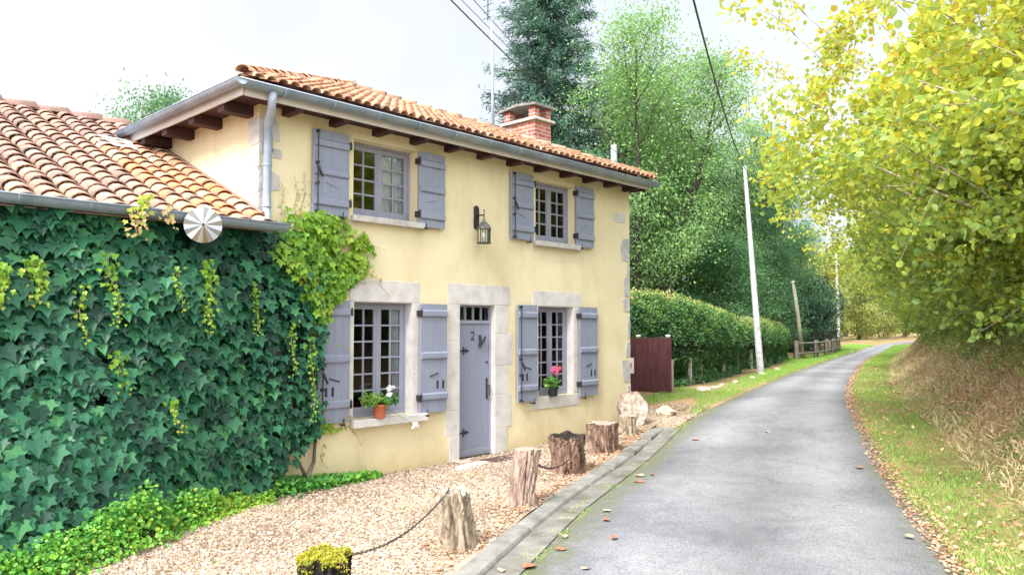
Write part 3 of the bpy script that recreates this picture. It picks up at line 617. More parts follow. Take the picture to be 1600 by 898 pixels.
#PART2
# ================================================================== the cottage
FY = 7.75; XL, XR, YB = 4.13, 11.26, 14.5
house = empty('cottage', 'two-storey yellow cottage with grey shutters and an orange hipped tile roof', 'house', loc=(0, 0, 0))
OPEN = {'U1': (5.38, 6.39, 3.20, 4.15), 'U2': (8.74, 9.69, 3.16, 4.11), 'L1': (5.41, 6.32, .72, 2.15), 'L2': (8.80, 9.66, .76, 2.16), 'D': (7.16, 7.85, .02, 2.15)}
def wall():
    mb = MB(); xs = sorted({XL, XR} | {v for o in OPEN.values() for v in o[:2]}); zs = sorted({-.4, 4.50} | {v for o in OPEN.values() for v in o[2:]})
    # finer grid so that the plaster can undulate a little
    def dens(a, s):
        out = [a[0]]
        for p, q in zip(a, a[1:]):
            n = max(1, round((q - p) / s)); out += [p + (q - p) * (i + 1) / n for i in range(n)]
        return out
    X = dens(xs, .35); Z = dens(zs, .35)
    inside = lambda x, z: any(a < x < b and c < z < d for a, b, c, d in OPEN.values())
    ed = set(xs) ; ez = set(zs)
    def yy(x, z):
        if any(a - .01 <= x <= b + .01 and c - .01 <= z <= d + .01 for a, b, c, d in OPEN.values()) or x in (XL, XR): return FY
        return FY + .006 * float(vnoise(np.array(x), np.array(z), 1.9, 5))
    o = len(mb.v); mb.v += [(x, yy(x, z), z) for x in X for z in Z]; nz_ = len(Z)
    for i in range(len(X) - 1):
        for j in range(nz_ - 1):
            if not inside((X[i] + X[i + 1]) / 2, (Z[j] + Z[j + 1]) / 2):
                a = o + i * nz_ + j; mb.f.append((a, a + nz_, a + nz_ + 1, a + 1))
    for a, b, c, d in OPEN.values():
        for p, q in (((a, c), (a, d)), ((a, d), (b, d)), ((b, d), (b, c)), ((b, c), (a, c))):
            mb.add([(p[0], FY, p[1]), (q[0], FY, q[1]), (q[0], FY + .45, q[1]), (p[0], FY + .45, p[1])], [(0, 1, 2, 3)])
    # other sides
    for p, q in (((XL, YB), (XL, FY)), ((XR, FY), (XR, YB)), ((XR, YB), (XL, YB))):
        mb.add([(p[0], p[1], -.4), (q[0], q[1], -.4), (q[0], q[1], 4.5), (p[0], p[1], 4.5)], [(0, 1, 2, 3)])
    w_ = mb.build('wall', M['plaster'], house)
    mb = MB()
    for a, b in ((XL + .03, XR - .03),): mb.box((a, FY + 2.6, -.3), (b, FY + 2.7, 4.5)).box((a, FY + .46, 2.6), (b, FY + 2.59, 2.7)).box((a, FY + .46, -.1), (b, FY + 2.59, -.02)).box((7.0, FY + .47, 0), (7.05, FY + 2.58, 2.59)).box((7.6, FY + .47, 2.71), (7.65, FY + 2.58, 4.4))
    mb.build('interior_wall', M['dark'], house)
wall()
def slabs(name, rects, mat, y=FY, proud=.006, depth=.03, bev=.004):
    mb = MB()
    for a, b, c, d in rects: mb.box((a, y - proud, c), (b, y + depth, d))
    return mb.build(name, mat, house, bevel=bev)
# dressed stone round the openings
for nm, r in (('lintel', (5.34, 6.44, 2.153, 2.42)), ('lintel', (6.93, 8.16, 2.153, 2.43)), ('lintel', (8.66, 9.86, 2.163, 2.39))): slabs(nm, [r], M['stone'])
def jamb(xa, xb, z0, z1, hs, side):
    z = z0; i = 0
    while z < z1 - .02:
        h = min(hs[i % len(hs)], z1 - z); wv = (0.0, .07, .03, .09, .02)[i % 5] * (xb - xa) / .2
        a, b = (xa - wv, xb) if side < 0 else (xa, xb + wv)
        slabs('jamb_stone', [(a, b, z, z + h - .004)], M['stone'], bev=.006); z += h; i += 1
jamb(6.323, 6.46, .72, 2.15, (.5, .42, .55), 1); jamb(5.33, 5.407, .72, 2.15, (.7, .75), -1)
jamb(9.663, 9.83, .78, 2.16, (.45, .5, .45), 1); jamb(8.68, 8.797, .78, 2.16, (.6, .8), -1)
jamb(7.853, 8.10, -.02, 2.15, (.40, .48, .42, .46, .42), 1); jamb(6.97, 7.157, -.02, 2.15, (.38, .34, .5, .45, .5), -1)
for n_, (a, b, c, d, pr) in {'sill1': (5.36, 6.52, .62, .716, .10), 'sill2': (5.34, 6.46, 3.12, 3.196, .09), 'sill3': (8.68, 9.80, 3.08, 3.156, .09)}.items():
    MB().box((a, FY - pr, c), (b, FY + .13, d)).build('window_sill', M['stone'] if n_ == 'sill1' else M['slab'], house, bevel=.008)
MB().box((8.64, FY - .012, .575), (9.80, FY + .12, .755)).build('window_sill', M['stone'], house, bevel=.006)

for a_, c_, d_ in ((OPEN['L1'][1], .72, 2.15), (OPEN['L2'][1], .76, 2.16), (OPEN['D'][1], .02, 2.15)): MB().box((a_ - .007, FY - .003, c_), (a_ + .0025, FY + .14, d_)).build('reveal_stone', M['stone'], house)
for k_ in ('L1', 'L2', 'D'): a_, b_, c_, d_ = OPEN[k_]; MB().box((a_ + .001, FY - .003, d_ - .006), (b_ - .008, FY + .14, d_ + .002)).build('reveal_stone', M['stone'], house)
def window(key, rec, rows, latch=True):
    a, b, c, d = OPEN[key]; Y = FY + rec; f = .035
    mb = MB()
    for bx in (((a, Y, c), (a + f, Y + .07, d)), ((b - f, Y, c), (b, Y + .07, d)), ((a + f, Y + .001, d - f), (b - f, Y + .07, d)), ((a + f, Y - .01, c), (b - f, Y + .07, c + .05))): mb.box(*bx)
    root = mb.build('window', M['frame'], house, bevel=.003)
    x0, x1, z0, z1 = a + f + .003, b - f - .003, c + .052, d - f - .003; mid = (x0 + x1) / 2; s = .055
    for (p, q) in ((x0, mid - .001), (mid + .001, x1)):
        m = MB(); Y0, Y1 = Y + .008, Y + .048
        m.box((p, Y0, z0), (p + s, Y1, z1)).box((q - s, Y0, z0), (q, Y1, z1)).box((p + s, Y0 + .002, z0), (q - s, Y1, z0 + .07)).box((p + s, Y0 + .002, z1 - s), (q - s, Y1, z1))
        gx0, gx1, gz0, gz1 = p + s, q - s, z0 + .07, z1 - s; cx_ = (gx0 + gx1) / 2
        m.box((cx_ - .011, Y0 + .006, gz0), (cx_ + .011, Y1 - .006, gz1))
        for i in range(1, rows):
            z = gz0 + (gz1 - gz0) * i / rows; m.box((gx0, Y0 + .009, z - .011), (gx1, Y1 - .009, z + .011))
        cs = m.build('casement', M['frame'], root, bevel=.002)
        MB().box((gx0 - .005, Y + .027, gz0 - .005), (gx1 + .005, Y + .030, gz1 + .005)).build('pane', M['glass'], root)
    MB().box((mid - .022, Y + .0, z0), (mid + .022, Y + .007, z1)).build('cover_strip', M['frame'], root, bevel=.002)
    return root
window('U1', .16, 4); window('U2', .13, 4); window('L1', .13, 6); window('L2', .13, 6)
def curtain(label, x0, x1, z0, z1, y, seed, amp=.018):
    r = np.random.default_rng(seed); n = 60; xs = np.linspace(x0, x1, n); ph = np.cumsum(r.uniform(.3, .9, n)); top = []; 
    co = []; K = 8
    for j in range(K):
        v = j / (K - 1); 
        for i in range(n): co.append((xs[i] + .01 * v * math.sin(ph[i]), y + amp * math.sin(ph[i]) * (.5 + v), z1 + (z0 - z1) * v))
    F = np.array([(j * n + i, j * n + i + 1, (j + 1) * n + i + 1, (j + 1) * n + i) for j in range(K - 1) for i in range(n - 1)])
    o = np_mesh('curtain', np.array(co), F, M['lace'], smooth_=True); tag(o, label, 'curtain', 'lace curtains behind the window panes')
curtain('white lace curtain in right half of the upper window left of the lantern', 5.95, 6.34, 3.22, 4.12, FY + .235, 1)
curtain('white lace curtain in the upper window right of the lantern', 9.05, 9.66, 3.18, 4.08, FY + .205, 2)
curtain('narrow pale curtain at right edge of the lower window with terracotta pot', 6.13, 6.29, .8, 2.10, FY + .205, 3)
curtain('pale curtain in the lower window with the black pot', 9.22, 9.63, .8, 2.12, FY + .205, 4)

# shutters folded open against the wall
SK = .992
def shutter(a, b, c, d, bat, bar, lower, cut):
    a, b = a * SK, b * SK; c = CAM_H + (c - CAM_H) * SK; d = CAM_H + (d - CAM_H) * SK; Y0, Y1 = FY - .062, FY - .034
    mb = MB(); nb = 4; x = a; ws = [(b - a) / nb] * nb
    for i in range(nb): mb.bbox((x + .0006, Y0, c), (x + ws[i] - .0006, Y1, d), .0035); x += ws[i]
    s = mb.build('shutter', M['shutter'], house)
    for z in bat:
        m = MB(); z = CAM_H + (z - CAM_H) * SK; h = .045; y = Y0 - .0005; pj = .026
        pr = [(y, z - h), (y, z + h), (y - pj + .012, z + h * .75), (y - pj, z + h * .55), (y - pj, z - h * .7), (y - pj + .004, z - h)]
        x0, x1 = a + .012, b - .012
        m.add([(x0, *p) for p in pr] + [(x1, *p) for p in pr], [tuple(range(6))[::-1], tuple(range(6, 12))] + [(i, (i + 1) % 6, (i + 1) % 6 + 6, i + 6) for i in range(6)])
        m.build('batten', M['shutter'], s, bevel=.002)
    hx = b + .003 if cut > 0 else a - .003
    for z in (bat[0], bat[-1]):
        MB().box((hx - .022, FY - .085, z - .045), (hx + .022, FY - .002, z + .03)).tube([(hx, FY - .09, z - .055), (hx, FY - .09, z + .05)], .009, 8).build('hinge', M['iron'], s)
    if bar:
        xb = a + .045; m = MB(); m.tube([(xb, Y0 - .034, c + .02), (xb, Y0 - .034, d - .01)], .0075, 8)
        zc = (c + d) / 2 - .02 if not lower else c + .52
        for z in (c + .03, d - .03, zc + .12, zc - .12): m.box((xb - .016, Y0 - .045, z - .014), (xb + .016, Y0 - .0006, z + .014))
        m.tube([(xb - .006, Y0 - .045, zc + .07), (xb + .012, Y0 - .06, zc + .02), (xb + .05, Y0 - .055, zc - .05)], [.018, .014, .012], 8)
        m.tube([(xb, Y0 - .034, c + .015), (xb + .02, Y0 - .05, c + .005), (xb + .04, Y0 - .04, c + .02)], .006, 6)
        m.build('bolt_bar', M['iron'], s)
    # slanted slot with its raised lip, and iron dog beneath
    xc = (a + b) / 2; zs_ = c + (.36 if not lower else .50) ; sl = -1 if cut > 0 else 1
    m = MB(); m.tube([(xc - .075, Y0 - .005, zs_ - sl * .022), (xc + .07, Y0 - .005, zs_ + sl * .018)], .0075, 6); m.build('stay_hook', M['frame'] if not lower else M['iron'], s)
    if lower:
        for dx in ((-.11, -.02) if cut > 0 else (.06, .16)):
            MB().box((xc + dx - .018, Y0 - .004, c + .31), (xc + dx + .018, Y0 + .01, c + .42)).build('peep_slot', M['iron'], s, bevel=.006)
        m = MB(); m.tube([(xc - .02, Y0 - .008, c + .24), (xc + .06 * -sl, Y0 - .008, c + .22), (xc + .10 * -sl, Y0 - .008, c + .27)], .006, 6); m.build('latch_hook', M['frame'], s)
    m = MB(); dx = b - .1 if cut > 0 else a + .1
    m.tube([(dx, FY + .02, c - .03), (dx, FY - .09, c - .03), (dx, FY - .095, c + .045)], .007, 6).box((dx - .035, FY - .10, c - .04), (dx + .02, FY - .085, c - .015)); m.build('shutter_stay', M['iron'], s)
    return s
UB = (3.32, 3.68, 4.02); LB = (.92, 1.46, 2.02)
shutter(4.82, 5.32, 3.165, 4.17, UB, True, False, 1); shutter(6.42, 6.88, 3.165, 4.165, UB, False, False, -1)
shutter(8.20, 8.70, 3.155, 4.165, UB, True, False, 1); shutter(9.76, 10.23, 3.15, 4.155, UB, False, False, -1)
shutter(4.92, 5.36, .70, 2.15, LB, True, True, 1); shutter(6.46, 6.93, .70, 2.14, LB, False, True, -1)
shutter(8.34, 8.78, .71, 2.165, LB, True, True, 1); shutter(9.83, 10.31, .705, 2.16, LB, False, True, -1)

# door
a, b, c, d = OPEN['D']; Y = FY + .085
mb = MB(); f = .035
for bx in (((a, Y - .01, c), (a + f, Y + .06, d)), ((b - f, Y - .01, c), (b, Y + .06, d)), ((a + f, Y - .008, d - f), (b - f, Y + .06, d)), ((a + f, Y - .009, 1.88), (b - f, Y + .06, 1.93))): mb.box(*bx)
dr = mb.build('door', M['frame'], house, bevel=.003)
mb = MB(); n = 5; x = a + f + .002; wv = (b - a - 2 * f - .004) / n
for i in range(n): mb.bbox((x + .0004, Y + .008, c + .10), (x + wv - .0004, Y + .045, 1.877), .003); x += wv
mb.build('door_leaf', M['shutter'], dr)
MB().box((a + f + .002, Y - .004, c + .005), (b - f - .002, Y + .045, c + .097)).build('kick_rail', M['frame'], dr, bevel=.008)
mb = MB()
for i in (1, 2, 3):
    x = a + f + (b - a - 2 * f) * i / 4; mb.box((x - .011, Y + .004, 1.932), (x + .011, Y + .04, d - f - .001))
mb.build('transom_bar', M['frame'], dr)
MB().box((a + f, Y + .022, 1.93), (b - f, Y + .025, d - f)).build('pane', M['glass'], dr)
for z in (1.50, .36):
    m = MB(); y0, y1 = Y + .0, Y + .0075; x0 = a + f + .0; L = .19
    m.box((x0, y0, z - .011), (x0 + L, y1, z + .011)).box((x0 + .105, y0 - .002, z - .055), (x0 + .125, y1, z + .055)).box((x0 + .15, y0 - .003, z - .035), (x0 + .166, y1, z + .035))
    m.prism([(x0 + L, z - .018), (x0 + L + .035, z), (x0 + L, z + .018)], y0, y1); m.build('strap_hinge', M['iron'], dr)
m = MB(); xh = b - f - .045
m.box((xh - .014, Y - .001, .80), (xh + .014, Y + .0075, 1.10)).tube([(xh, Y, 1.0), (xh, Y - .05, 1.0), (xh, Y - .055, .97), (xh - .0, Y - .055, .86), (xh, Y, .84)], .009, 8).box((xh - .022, Y - .002, 1.07), (xh + .022, Y + .006, 1.085)); m.build('door_handle', M['iron'], dr)
m = MB(); m.tube([(xh + .0, Y - .008, 1.33), (xh, Y + .0075, 1.33)], .015, 12); m.build('spyhole', M['iron'], dr)
# knocker: a small iron figure like a boot with a raised arm
m = MB(); kx = xh - .155; y0 = Y - .012
m.tube([(kx, y0, 1.55), (kx + .01, y0 - .01, 1.62), (kx, y0, 1.72)], [.022, .02, .017], 8).tube([(kx + .01, y0 - .006, 1.58), (kx + .07, y0 - .02, 1.65), (kx + .095, y0 - .02, 1.70)], [.014, .02, .012], 8); m.build('door_knocker', M['iron'], dr)
# numeral 2
def two(cx_, cz, h, y):
    pts = []
    for k in range(13):
        t = math.radians(165 - k * 17.5); pts.append((cx_ + h * .24 * math.cos(t), y, cz + h * .25 + h * .24 * math.sin(t)))
    pts += [(cx_ + h * .02, y, cz - h * .18), (cx_ - h * .25, y, cz - h * .44)]
    m = MB(); rr = [h * .05] * 3 + [h * .065] * 8 + [h * .06] * 2 + [h * .05] * 2; m.tube(pts, rr, 6); m.box((cx_ - h * .27, y - h * .045, cz - h * .5), (cx_ + h * .27, y + .004, cz - h * .39)); m.tube([pts[0], (pts[0][0], y, pts[0][2] - .001)], h * .09, 6)
    m.box((cx_ + h * .2, y - h * .03, cz - h * .42), (cx_ + h * .27, y + .004, cz - h * .28)); return m
two(a + f + .29, 1.71, .115, Y + .004).build('door_number', M['iron'], dr)
MB().box((7.02, 7.50, -.12), (7.98, 7.84, .02)).build('door_step', simple('pink_stone_step', [(.50, .36, .30), (.62, .50, .44)], 6, .9, 40, .3, .004), house, bevel=.012)

# eaves: fascia boards, soffit, rafters, roof shell, gutters
EX0, EX1, EY0, EY1, EZ = 3.68, 11.52, 7.32, 14.95, 4.40; AX, AY, AZ = 7.60, 11.14, 4.40 + .42 * 3.84
def fascia(name, pts, z0, z1, t, mat):
    mb = MB()
    for (p, q) in zip(pts, pts[1:]):
        p, q = Vector((*p, 0)), Vector((*q, 0)); d_ = (q - p).normalized(); n_ = Vector((-d_.y, d_.x, 0)) * t
        mb.add([p.to_tuple()[:2] + (z0,), q.to_tuple()[:2] + (z0,), (q + n_).to_tuple()[:2] + (z0,), (p + n_).to_tuple()[:2] + (z0,), p.to_tuple()[:2] + (z1,), q.to_tuple()[:2] + (z1,), (q + n_).to_tuple()[:2] + (z1,), (p + n_).to_tuple()[:2] + (z1,)],
               [(0, 3, 2, 1), (4, 5, 6, 7), (0, 1, 5, 4), (1, 2, 6, 5), (2, 3, 7, 6), (3, 0, 4, 7)])
    return mb.build(name, mat, house, bevel=.003)
fascia('fascia_board', [(EX0 + .07, 10.65), (EX0 + .07, EY0 + .09)], 4.255, 4.385, .022, M['fascia'])
fascia('fascia_board', [(EX0 + .10, EY0 + .09), (EX1 - .09, EY0 + .09)], 4.255, 4.385, .022, M['fascia'])
fascia('fascia_board', [(EX1 - .09, EY0 + .115), (EX1 - .09, 14.8)], 4.255, 4.385, .022, M['rafter'])
mb = MB()
for x in (4.45, 5.07, 5.70, 6.30, 6.90, 7.52, 8.13, 8.75, 9.36, 9.95, 10.54, 11.10): mb = MB(); mb.box((x - .05, EY0 + .115, 4.222), (x + .05, FY + .02, 4.30)); mb.build('rafter_tail', M['rafter'], house, bevel=.006)
for y in (7.95, 8.70, 9.45, 10.12): mb = MB(); mb.box((EX0 + .10, y - .07, 4.185), (XL + .02, y + .07, 4.30)); mb.build('rafter_tail', M['rafter'], house, bevel=.006)
for y in (8.0, 8.7, 9.4): MB().box((XR - .02, y - .06, 4.17), (EX1 - .12, y + .06, 4.30)).build('rafter_tail', M['rafter'], house, bevel=.006)
# boards of the underside
mb = MB(); zb = 4.305
mb.add([(EX0 + .09, EY0 + .11, zb), (EX1 - .11, EY0 + .11, zb), (XR, FY, zb), (XL, FY, zb), (EX0 + .09, 10.9, zb), (XL, 10.9, zb), (EX1 - .11, 14.8, zb), (XR, 14.8, zb)], [(0, 3, 2, 1), (0, 4, 5, 3), (1, 2, 7, 6)])
mb.build('soffit', M['rafter'], house)
mb = MB()
P4 = [(EX0 + .02, EY0 + .02), (EX1 - .02, EY0 + .02), (EX1 - .02, EY1), (EX0 + .02, EY1)]; ap = (AX, AY, AZ - .02); apb = (AX, AY + .1, AZ - .02)
mb.add([(*p, EZ + .0) for p in P4] + [ap] + [(*p, EZ - .05) for p in P4] + [(AX, AY, AZ - .12)], [(0, 1, 4), (1, 2, 4), (2, 3, 4), (3, 0, 4), (6, 5, 9), (7, 6, 9), (8, 7, 9), (5, 8, 9), (0, 5, 6, 1), (1, 6, 7, 2), (2, 7, 8, 3), (3, 8, 5, 0)])
roof = mb.build('roof', M['rafter'], house)

def tiles(name, cols, mat, parent, tints):
    """cols: list of (start point, up-slope unit vector, across unit vector, normal, n tiles, width, exposure, length)"""
    V = []; F = []; T = []; K = 7
    for ci, (p, u, ac, nn, nt_, wd, ex, ln) in enumerate(cols):
        for k in range(nt_):
            base = p + u * (k * ex) + ac * rng.normal() * .006 + nn * (.012 + abs(rng.normal()) * .004); tn = tints(ci, k); o = len(V)
            yaw = rng.normal() * .02; u2 = (u + ac * yaw); roll = rng.normal() * .04
            for end, (s, rad, lift) in enumerate(((-.02, wd * .50, .022), (ln, wd * .40, .0))):
                for th, thick in ((0, 0), (1, .014)):
                    for q in range(K):
                        a_ = math.pi * q / (K - 1) + roll; r_ = rad - thick
                        V.append(base + u2 * s + ac * (math.cos(a_) * r_) + nn * (math.sin(a_) * r_ * .82 + lift + (.0 if th == 0 else -.001))); T.append(tn)
            for q in range(K - 1):
                a0 = o + q; b0 = o + 2 * K + q
                F.append((a0, a0 + 1, b0 + 1, b0)); F.append((a0 + K, b0 + K, b0 + K + 1, a0 + K + 1)); F.append((a0, a0 + K, a0 + K + 1, a0 + 1))
    return np_mesh(name, np.array(V), np.array(F), mat, np.array(T), True, parent=parent)
v3 = lambda *a_: np.array(a_, float)
sl = math.hypot(1, .42); cols = []
wd = .20; x = EX0 + .06
while x < EX1 - .02:      # front slope
    dist = min(x - EX0, EX1 - x) - .03; n_ = int(dist * sl / .19 + .7)
    if n_ > 0: cols.append((v3(x, EY0 + .0, EZ + .012), v3(0, 1, .42) / sl, v3(1, 0, 0), v3(0, -.42, 1) / sl, n_, .125, .19, .24))
    x += .137
y = EY0 + .06
while y < 14.9:
    dist = min(y - EY0, EY1 - y) - .03; n_ = int(dist * sl / .19 + .7)
    if n_ > 0:
        cols.append((v3(EX0 + .13, y, EZ + .03), v3(1, 0, .42) / sl, v3(0, -1, 0), v3(-.42, 0, 1) / sl, n_, .125, .19, .24))
        cols.append((v3(EX1, y, EZ + .012), v3(-1, 0, .42) / sl, v3(0, 1, 0), v3(.42, 0, 1) / sl, n_, .125, .19, .24))
    y += .137
for cx_, cy_ in ((EX0, EY0), (EX1, EY0)):
    e = v3(AX - cx_, AY - cy_, AZ - EZ); L = np.linalg.norm(e); e /= L; ac = v3(e[1], -e[0], 0); ac /= np.linalg.norm(ac); nn = np.cross(ac, e); nn *= np.sign(nn[2])
    cols.append((v3(cx_, cy_, EZ + .035) + e * .10, e, ac, nn, int(L / .27), .17, .275, .33))
tiles('roof_tiles', cols, M['tile_main'], roof, lambda c_, k: float(np.clip(rng.normal(.5, .25), 0, 1)))
MB().lathe([(.14, -.02), (.13, .10), (.08, .16), (.02, .18)], 10, (AX, AY, AZ + .06)).build('ridge_cap', M['slab'], roof, smooth=True)

def halfpipe(mb, p, q, r, endcap=True, lip=.008):
    p, q = np.array(p, float), np.array(q, float); d_ = unit(q - p); s_ = unit(np.cross(d_, (0, 0, 1))); n = 12; o = len(mb.v)
    for e in (p, q):
        for rr in (r, r - .005):
            for k in range(n + 1):
                a_ = math.pi * k / n; mb.v.append(tuple(e + s_ * math.cos(a_) * rr - np.array((0, 0, 1)) * math.sin(a_) * rr))
    m_ = n + 1
    for k in range(n):
        a0 = o + k; mb.f.append((a0, a0 + 1, a0 + 2 * m_ + 1, a0 + 2 * m_)); a1 = a0 + m_; mb.f.append((a1, a1 + 2 * m_, a1 + 2 * m_ + 1, a1 + 1))
    for e in (0, 1):
        b0 = o + e * 2 * m_
        if endcap: mb.f.append(tuple(range(b0, b0 + m_)))
    for k_ in (0, n): pass
    for sg in (1, -1): mb.tube([p + s_ * sg * r, q + s_ * sg * r], lip, 6)
mb = MB(); GR = .068
halfpipe(mb, (EX0 - .02, EY0 + .02, 4.385), (EX1 + .03, EY0 + .02, 4.372), GR); g_ = mb.build('gutter', M['zinc'], house, smooth=True)
x = EX0 + .5
mbb = MB()
while x < EX1:
    a_ = [math.pi * k / 10 for k in range(11)]; mbb.tube([(x, EY0 + .02 - math.cos(t) * (GR + .004), 4.38 - math.sin(t) * (GR + .004)) for t in a_], .006, 5); x += .62
mbb.build('gutter_bracket', M['zinc'], g_)
mb = MB(); halfpipe(mb, (EX0 - .0, EY0 - .045, 4.387), (EX0 - .0, 10.62, 4.397), GR - .002); mb.build('gutter', M['zinc'], house, smooth=True)
mb = MB(); mb.tube([(4.06, EY0 + .02, 4.33), (4.06, EY0 + .03, 4.24), (4.09, 7.42, 4.15), (4.15, 7.60, 4.06), (4.19, 7.66, 3.95), (4.19, 7.67, 3.25), (4.19, 7.67, 3.12), (4.17, 7.62, 3.05), (4.10, 7.50, 2.99), (4.06, 7.44, 2.95)], .045, 14)
dp = mb.build('downpipe', M['zinc'], house, smooth=True)
for z in (3.62, 3.16): MB().lathe([(.046, -.012), (.053, -.010), (.053, .010), (.046, .012)], 14, (4.19, 7.668, z), cap=False).tube([(4.19, 7.70, z), (4.19, 7.76, z)], .012, 6).build('pipe_collar', M['zinc'], dp)

# corner stones left bare of plaster
def blob(cx_, cz, rx, rz_, seed, plane='F', X=None):
    r = np.random.default_rng(seed); n = 18; ph = r.uniform(0, 6, 3); pl = []
    for k in range(n):
        a_ = 2 * math.pi * k / n; q = 1 + .10 * math.sin(2 * a_ + ph[0]) + .07 * math.sin(3 * a_ + ph[1]) + .05 * r.normal()
        c_, s_ = math.cos(a_), math.sin(a_); e = .45; pl.append((cx_ + rx * q * abs(c_) ** e * math.copysign(1, c_), cz + rz_ * q * abs(s_) ** e * math.copysign(1, s_)))
    mb = MB()
    if plane == 'F':
        pl = [(min(max(x_, XL + .0), XR), z_) for x_, z_ in pl]; mb.prism(pl, FY - .009, FY + .02)
    else:
        pl = [(min(max(y_, FY - .008), 9), z_) for y_, z_ in pl]
        mb.prism(pl, 0, .03); mb.v = [(XL - .008 + y_, x_, z_) for x_, y_, z_ in mb.v]
        mb.f = [f_[::-1] for f_ in mb.f]
    mb.build('quoin_stone', M['quoin'], house, bevel=.004)
for i, (x, z, rx, rz_) in enumerate([(4.24, 4.05, .13, .13), (4.30, 3.78, .10, .06), (4.22, 3.86, .09, .09), (4.24, 3.47, .14, .12), (4.20, 3.22, .09, .10)]): blob(x, z, rx, rz_, 70 + i)
for i, (y, z, rx, rz_) in enumerate([(7.83, 4.02, .17, .14), (7.80, 3.72, .10, .12), (7.82, 3.44, .12, .12), (7.79, 3.2, .10, .10)]): blob(y, z, rx, rz_, 80 + i, 'S')
z = .25; i = 0
while z < 3.0:
    h = (.17, .11, .2, .13, .24, .12)[i % 6]; wv = (.10, .05, .13, .07, .04, .11)[i % 6]
    blob(XR - wv, z + h, wv, h * .94, 90 + i); z += 2 * h + .03; i += 1
MB().box((10.77, FY - .008, 3.665), (11.13, FY + .02, 3.82)).build('name_stone', M['stone'], house, bevel=.004)

# chimney (its own part with cap and piers)
cx0, cx1, cy0, cy1 = 10.08, 10.52, 8.95, 9.72; CH = empty('chimney', None, None); CH.parent = house
MB().box((cx0, cy0, 4.7), (cx1, cy1, 5.54)).build('chimney_stack', M['brick'], CH)
MB().box((cx0 - .06, cy0 - .06, 5.545), (cx1 + .06, cy1 + .06, 5.60)).build('chimney_slab', M['slab'], CH, bevel=.01)
for px_ in ((cx0, cx0 + .13), (cx1 - .13, cx1)):
    for py_ in ((cy0, cy0 + .15), (cy1 - .15, cy1)): MB().box((px_[0], py_[0], 5.602), (px_[1], py_[1], 5.80)).build('chimney_pier', M['brick'], CH)
mb = MB(); e = .07; n_ = 6; V = []
for j in range(n_ + 1):
    u = j / n_; yv = cy0 - e + (cy1 - cy0 + 2 * e) * u; zz = 5.802 + .045 * (1 - abs(2 * u - 1)); 
    V += [(cx0 - e, yv, zz), (cx1 + e, yv, zz), (cx0 - e, yv, zz + .045), (cx1 + e, yv, zz + .045)]
F_ = []
for j in range(n_):
    o = 4 * j; F_ += [(o, o + 4, o + 5, o + 1), (o + 2, o + 3, o + 7, o + 6), (o, o + 2, o + 6, o + 4), (o + 1, o + 5, o + 7, o + 3)]
F_ += [(0, 1, 3, 2), (4 * n_, 4 * n_ + 2, 4 * n_ + 3, 4 * n_ + 1)]
mb.add(V, F_).build('chimney_cap', simple('sooty_concrete', [(.13, .125, .12), (.26, .25, .24)], 8, .9, 40, .4, .005), CH)

# wall lantern
LN = empty('wall_lantern', 'black wall lantern with round glass body, between the two upper windows', 'lantern', loc=(7.46, FY, 3.30))
m = MB(); pl = [(-.045, -.13), (-.02, -.16), (.02, -.16), (.045, -.13), (.045, .13), (.02, .16), (-.02, .16), (-.045, .13)]; m.prism([(x, z + .08) for x, z in pl], -.022, -.001); m.build('back_plate', M['iron'], LN, bevel=.004)
m = MB(); yl = -.16
m.tube([(0, -.02, .10), (0, -.08, .105), (0, yl, .10)], .010, 8).tube([(0, yl, .15), (0, yl, .03)], [.005, .009], 8).lathe([(.005, .0), (.014, .01), (.005, .02)], 8, (0, yl, .15)); m.build('arm', M['iron'], LN, smooth=True)
m = MB(); m.lathe([(.012, .04), (.030, .035), (.016, .02), (.04, .0), (.075, -.04), (.092, -.075), (.10, -.08), (.10, -.09), (.09, -.092)], 16, (0, yl, 0)); m.build('cap', simple('pewter_metal', [(.10, .10, .10), (.22, .22, .22)], 10, .35, metal=.6), LN, smooth=True)
m = MB()
for k in range(8):
    a_ = 2 * math.pi * k / 8 + .2; m.tube([(.086 * math.cos(a_), yl + .086 * math.sin(a_), -.09), (.082 * math.cos(a_), yl + .082 * math.sin(a_), -.27)], .005, 5)
m.lathe([(.085, -.268), (.10, -.272), (.10, -.283), (.03, -.29)], 16, (0, yl, 0)); m.build('cage', M['iron'], LN)
m = MB(); m.lathe([(.080, -.094), (.077, -.266)], 16, (0, yl, 0), cap=False); m.build('lantern_glass', M['glass'], LN, smooth=True)
m = MB(); m.lathe([(.012, -.268), (.012, -.20), (.028, -.17), (.026, -.14), (.008, -.12)], 12, (0, yl, 0)); m.build('bulb', simple('white_bulb_glass', [(.75, .78, .8), (.85, .87, .88)], 5, .2), LN, smooth=True)
LN.scale = (1.05, 1.05, 1.05)

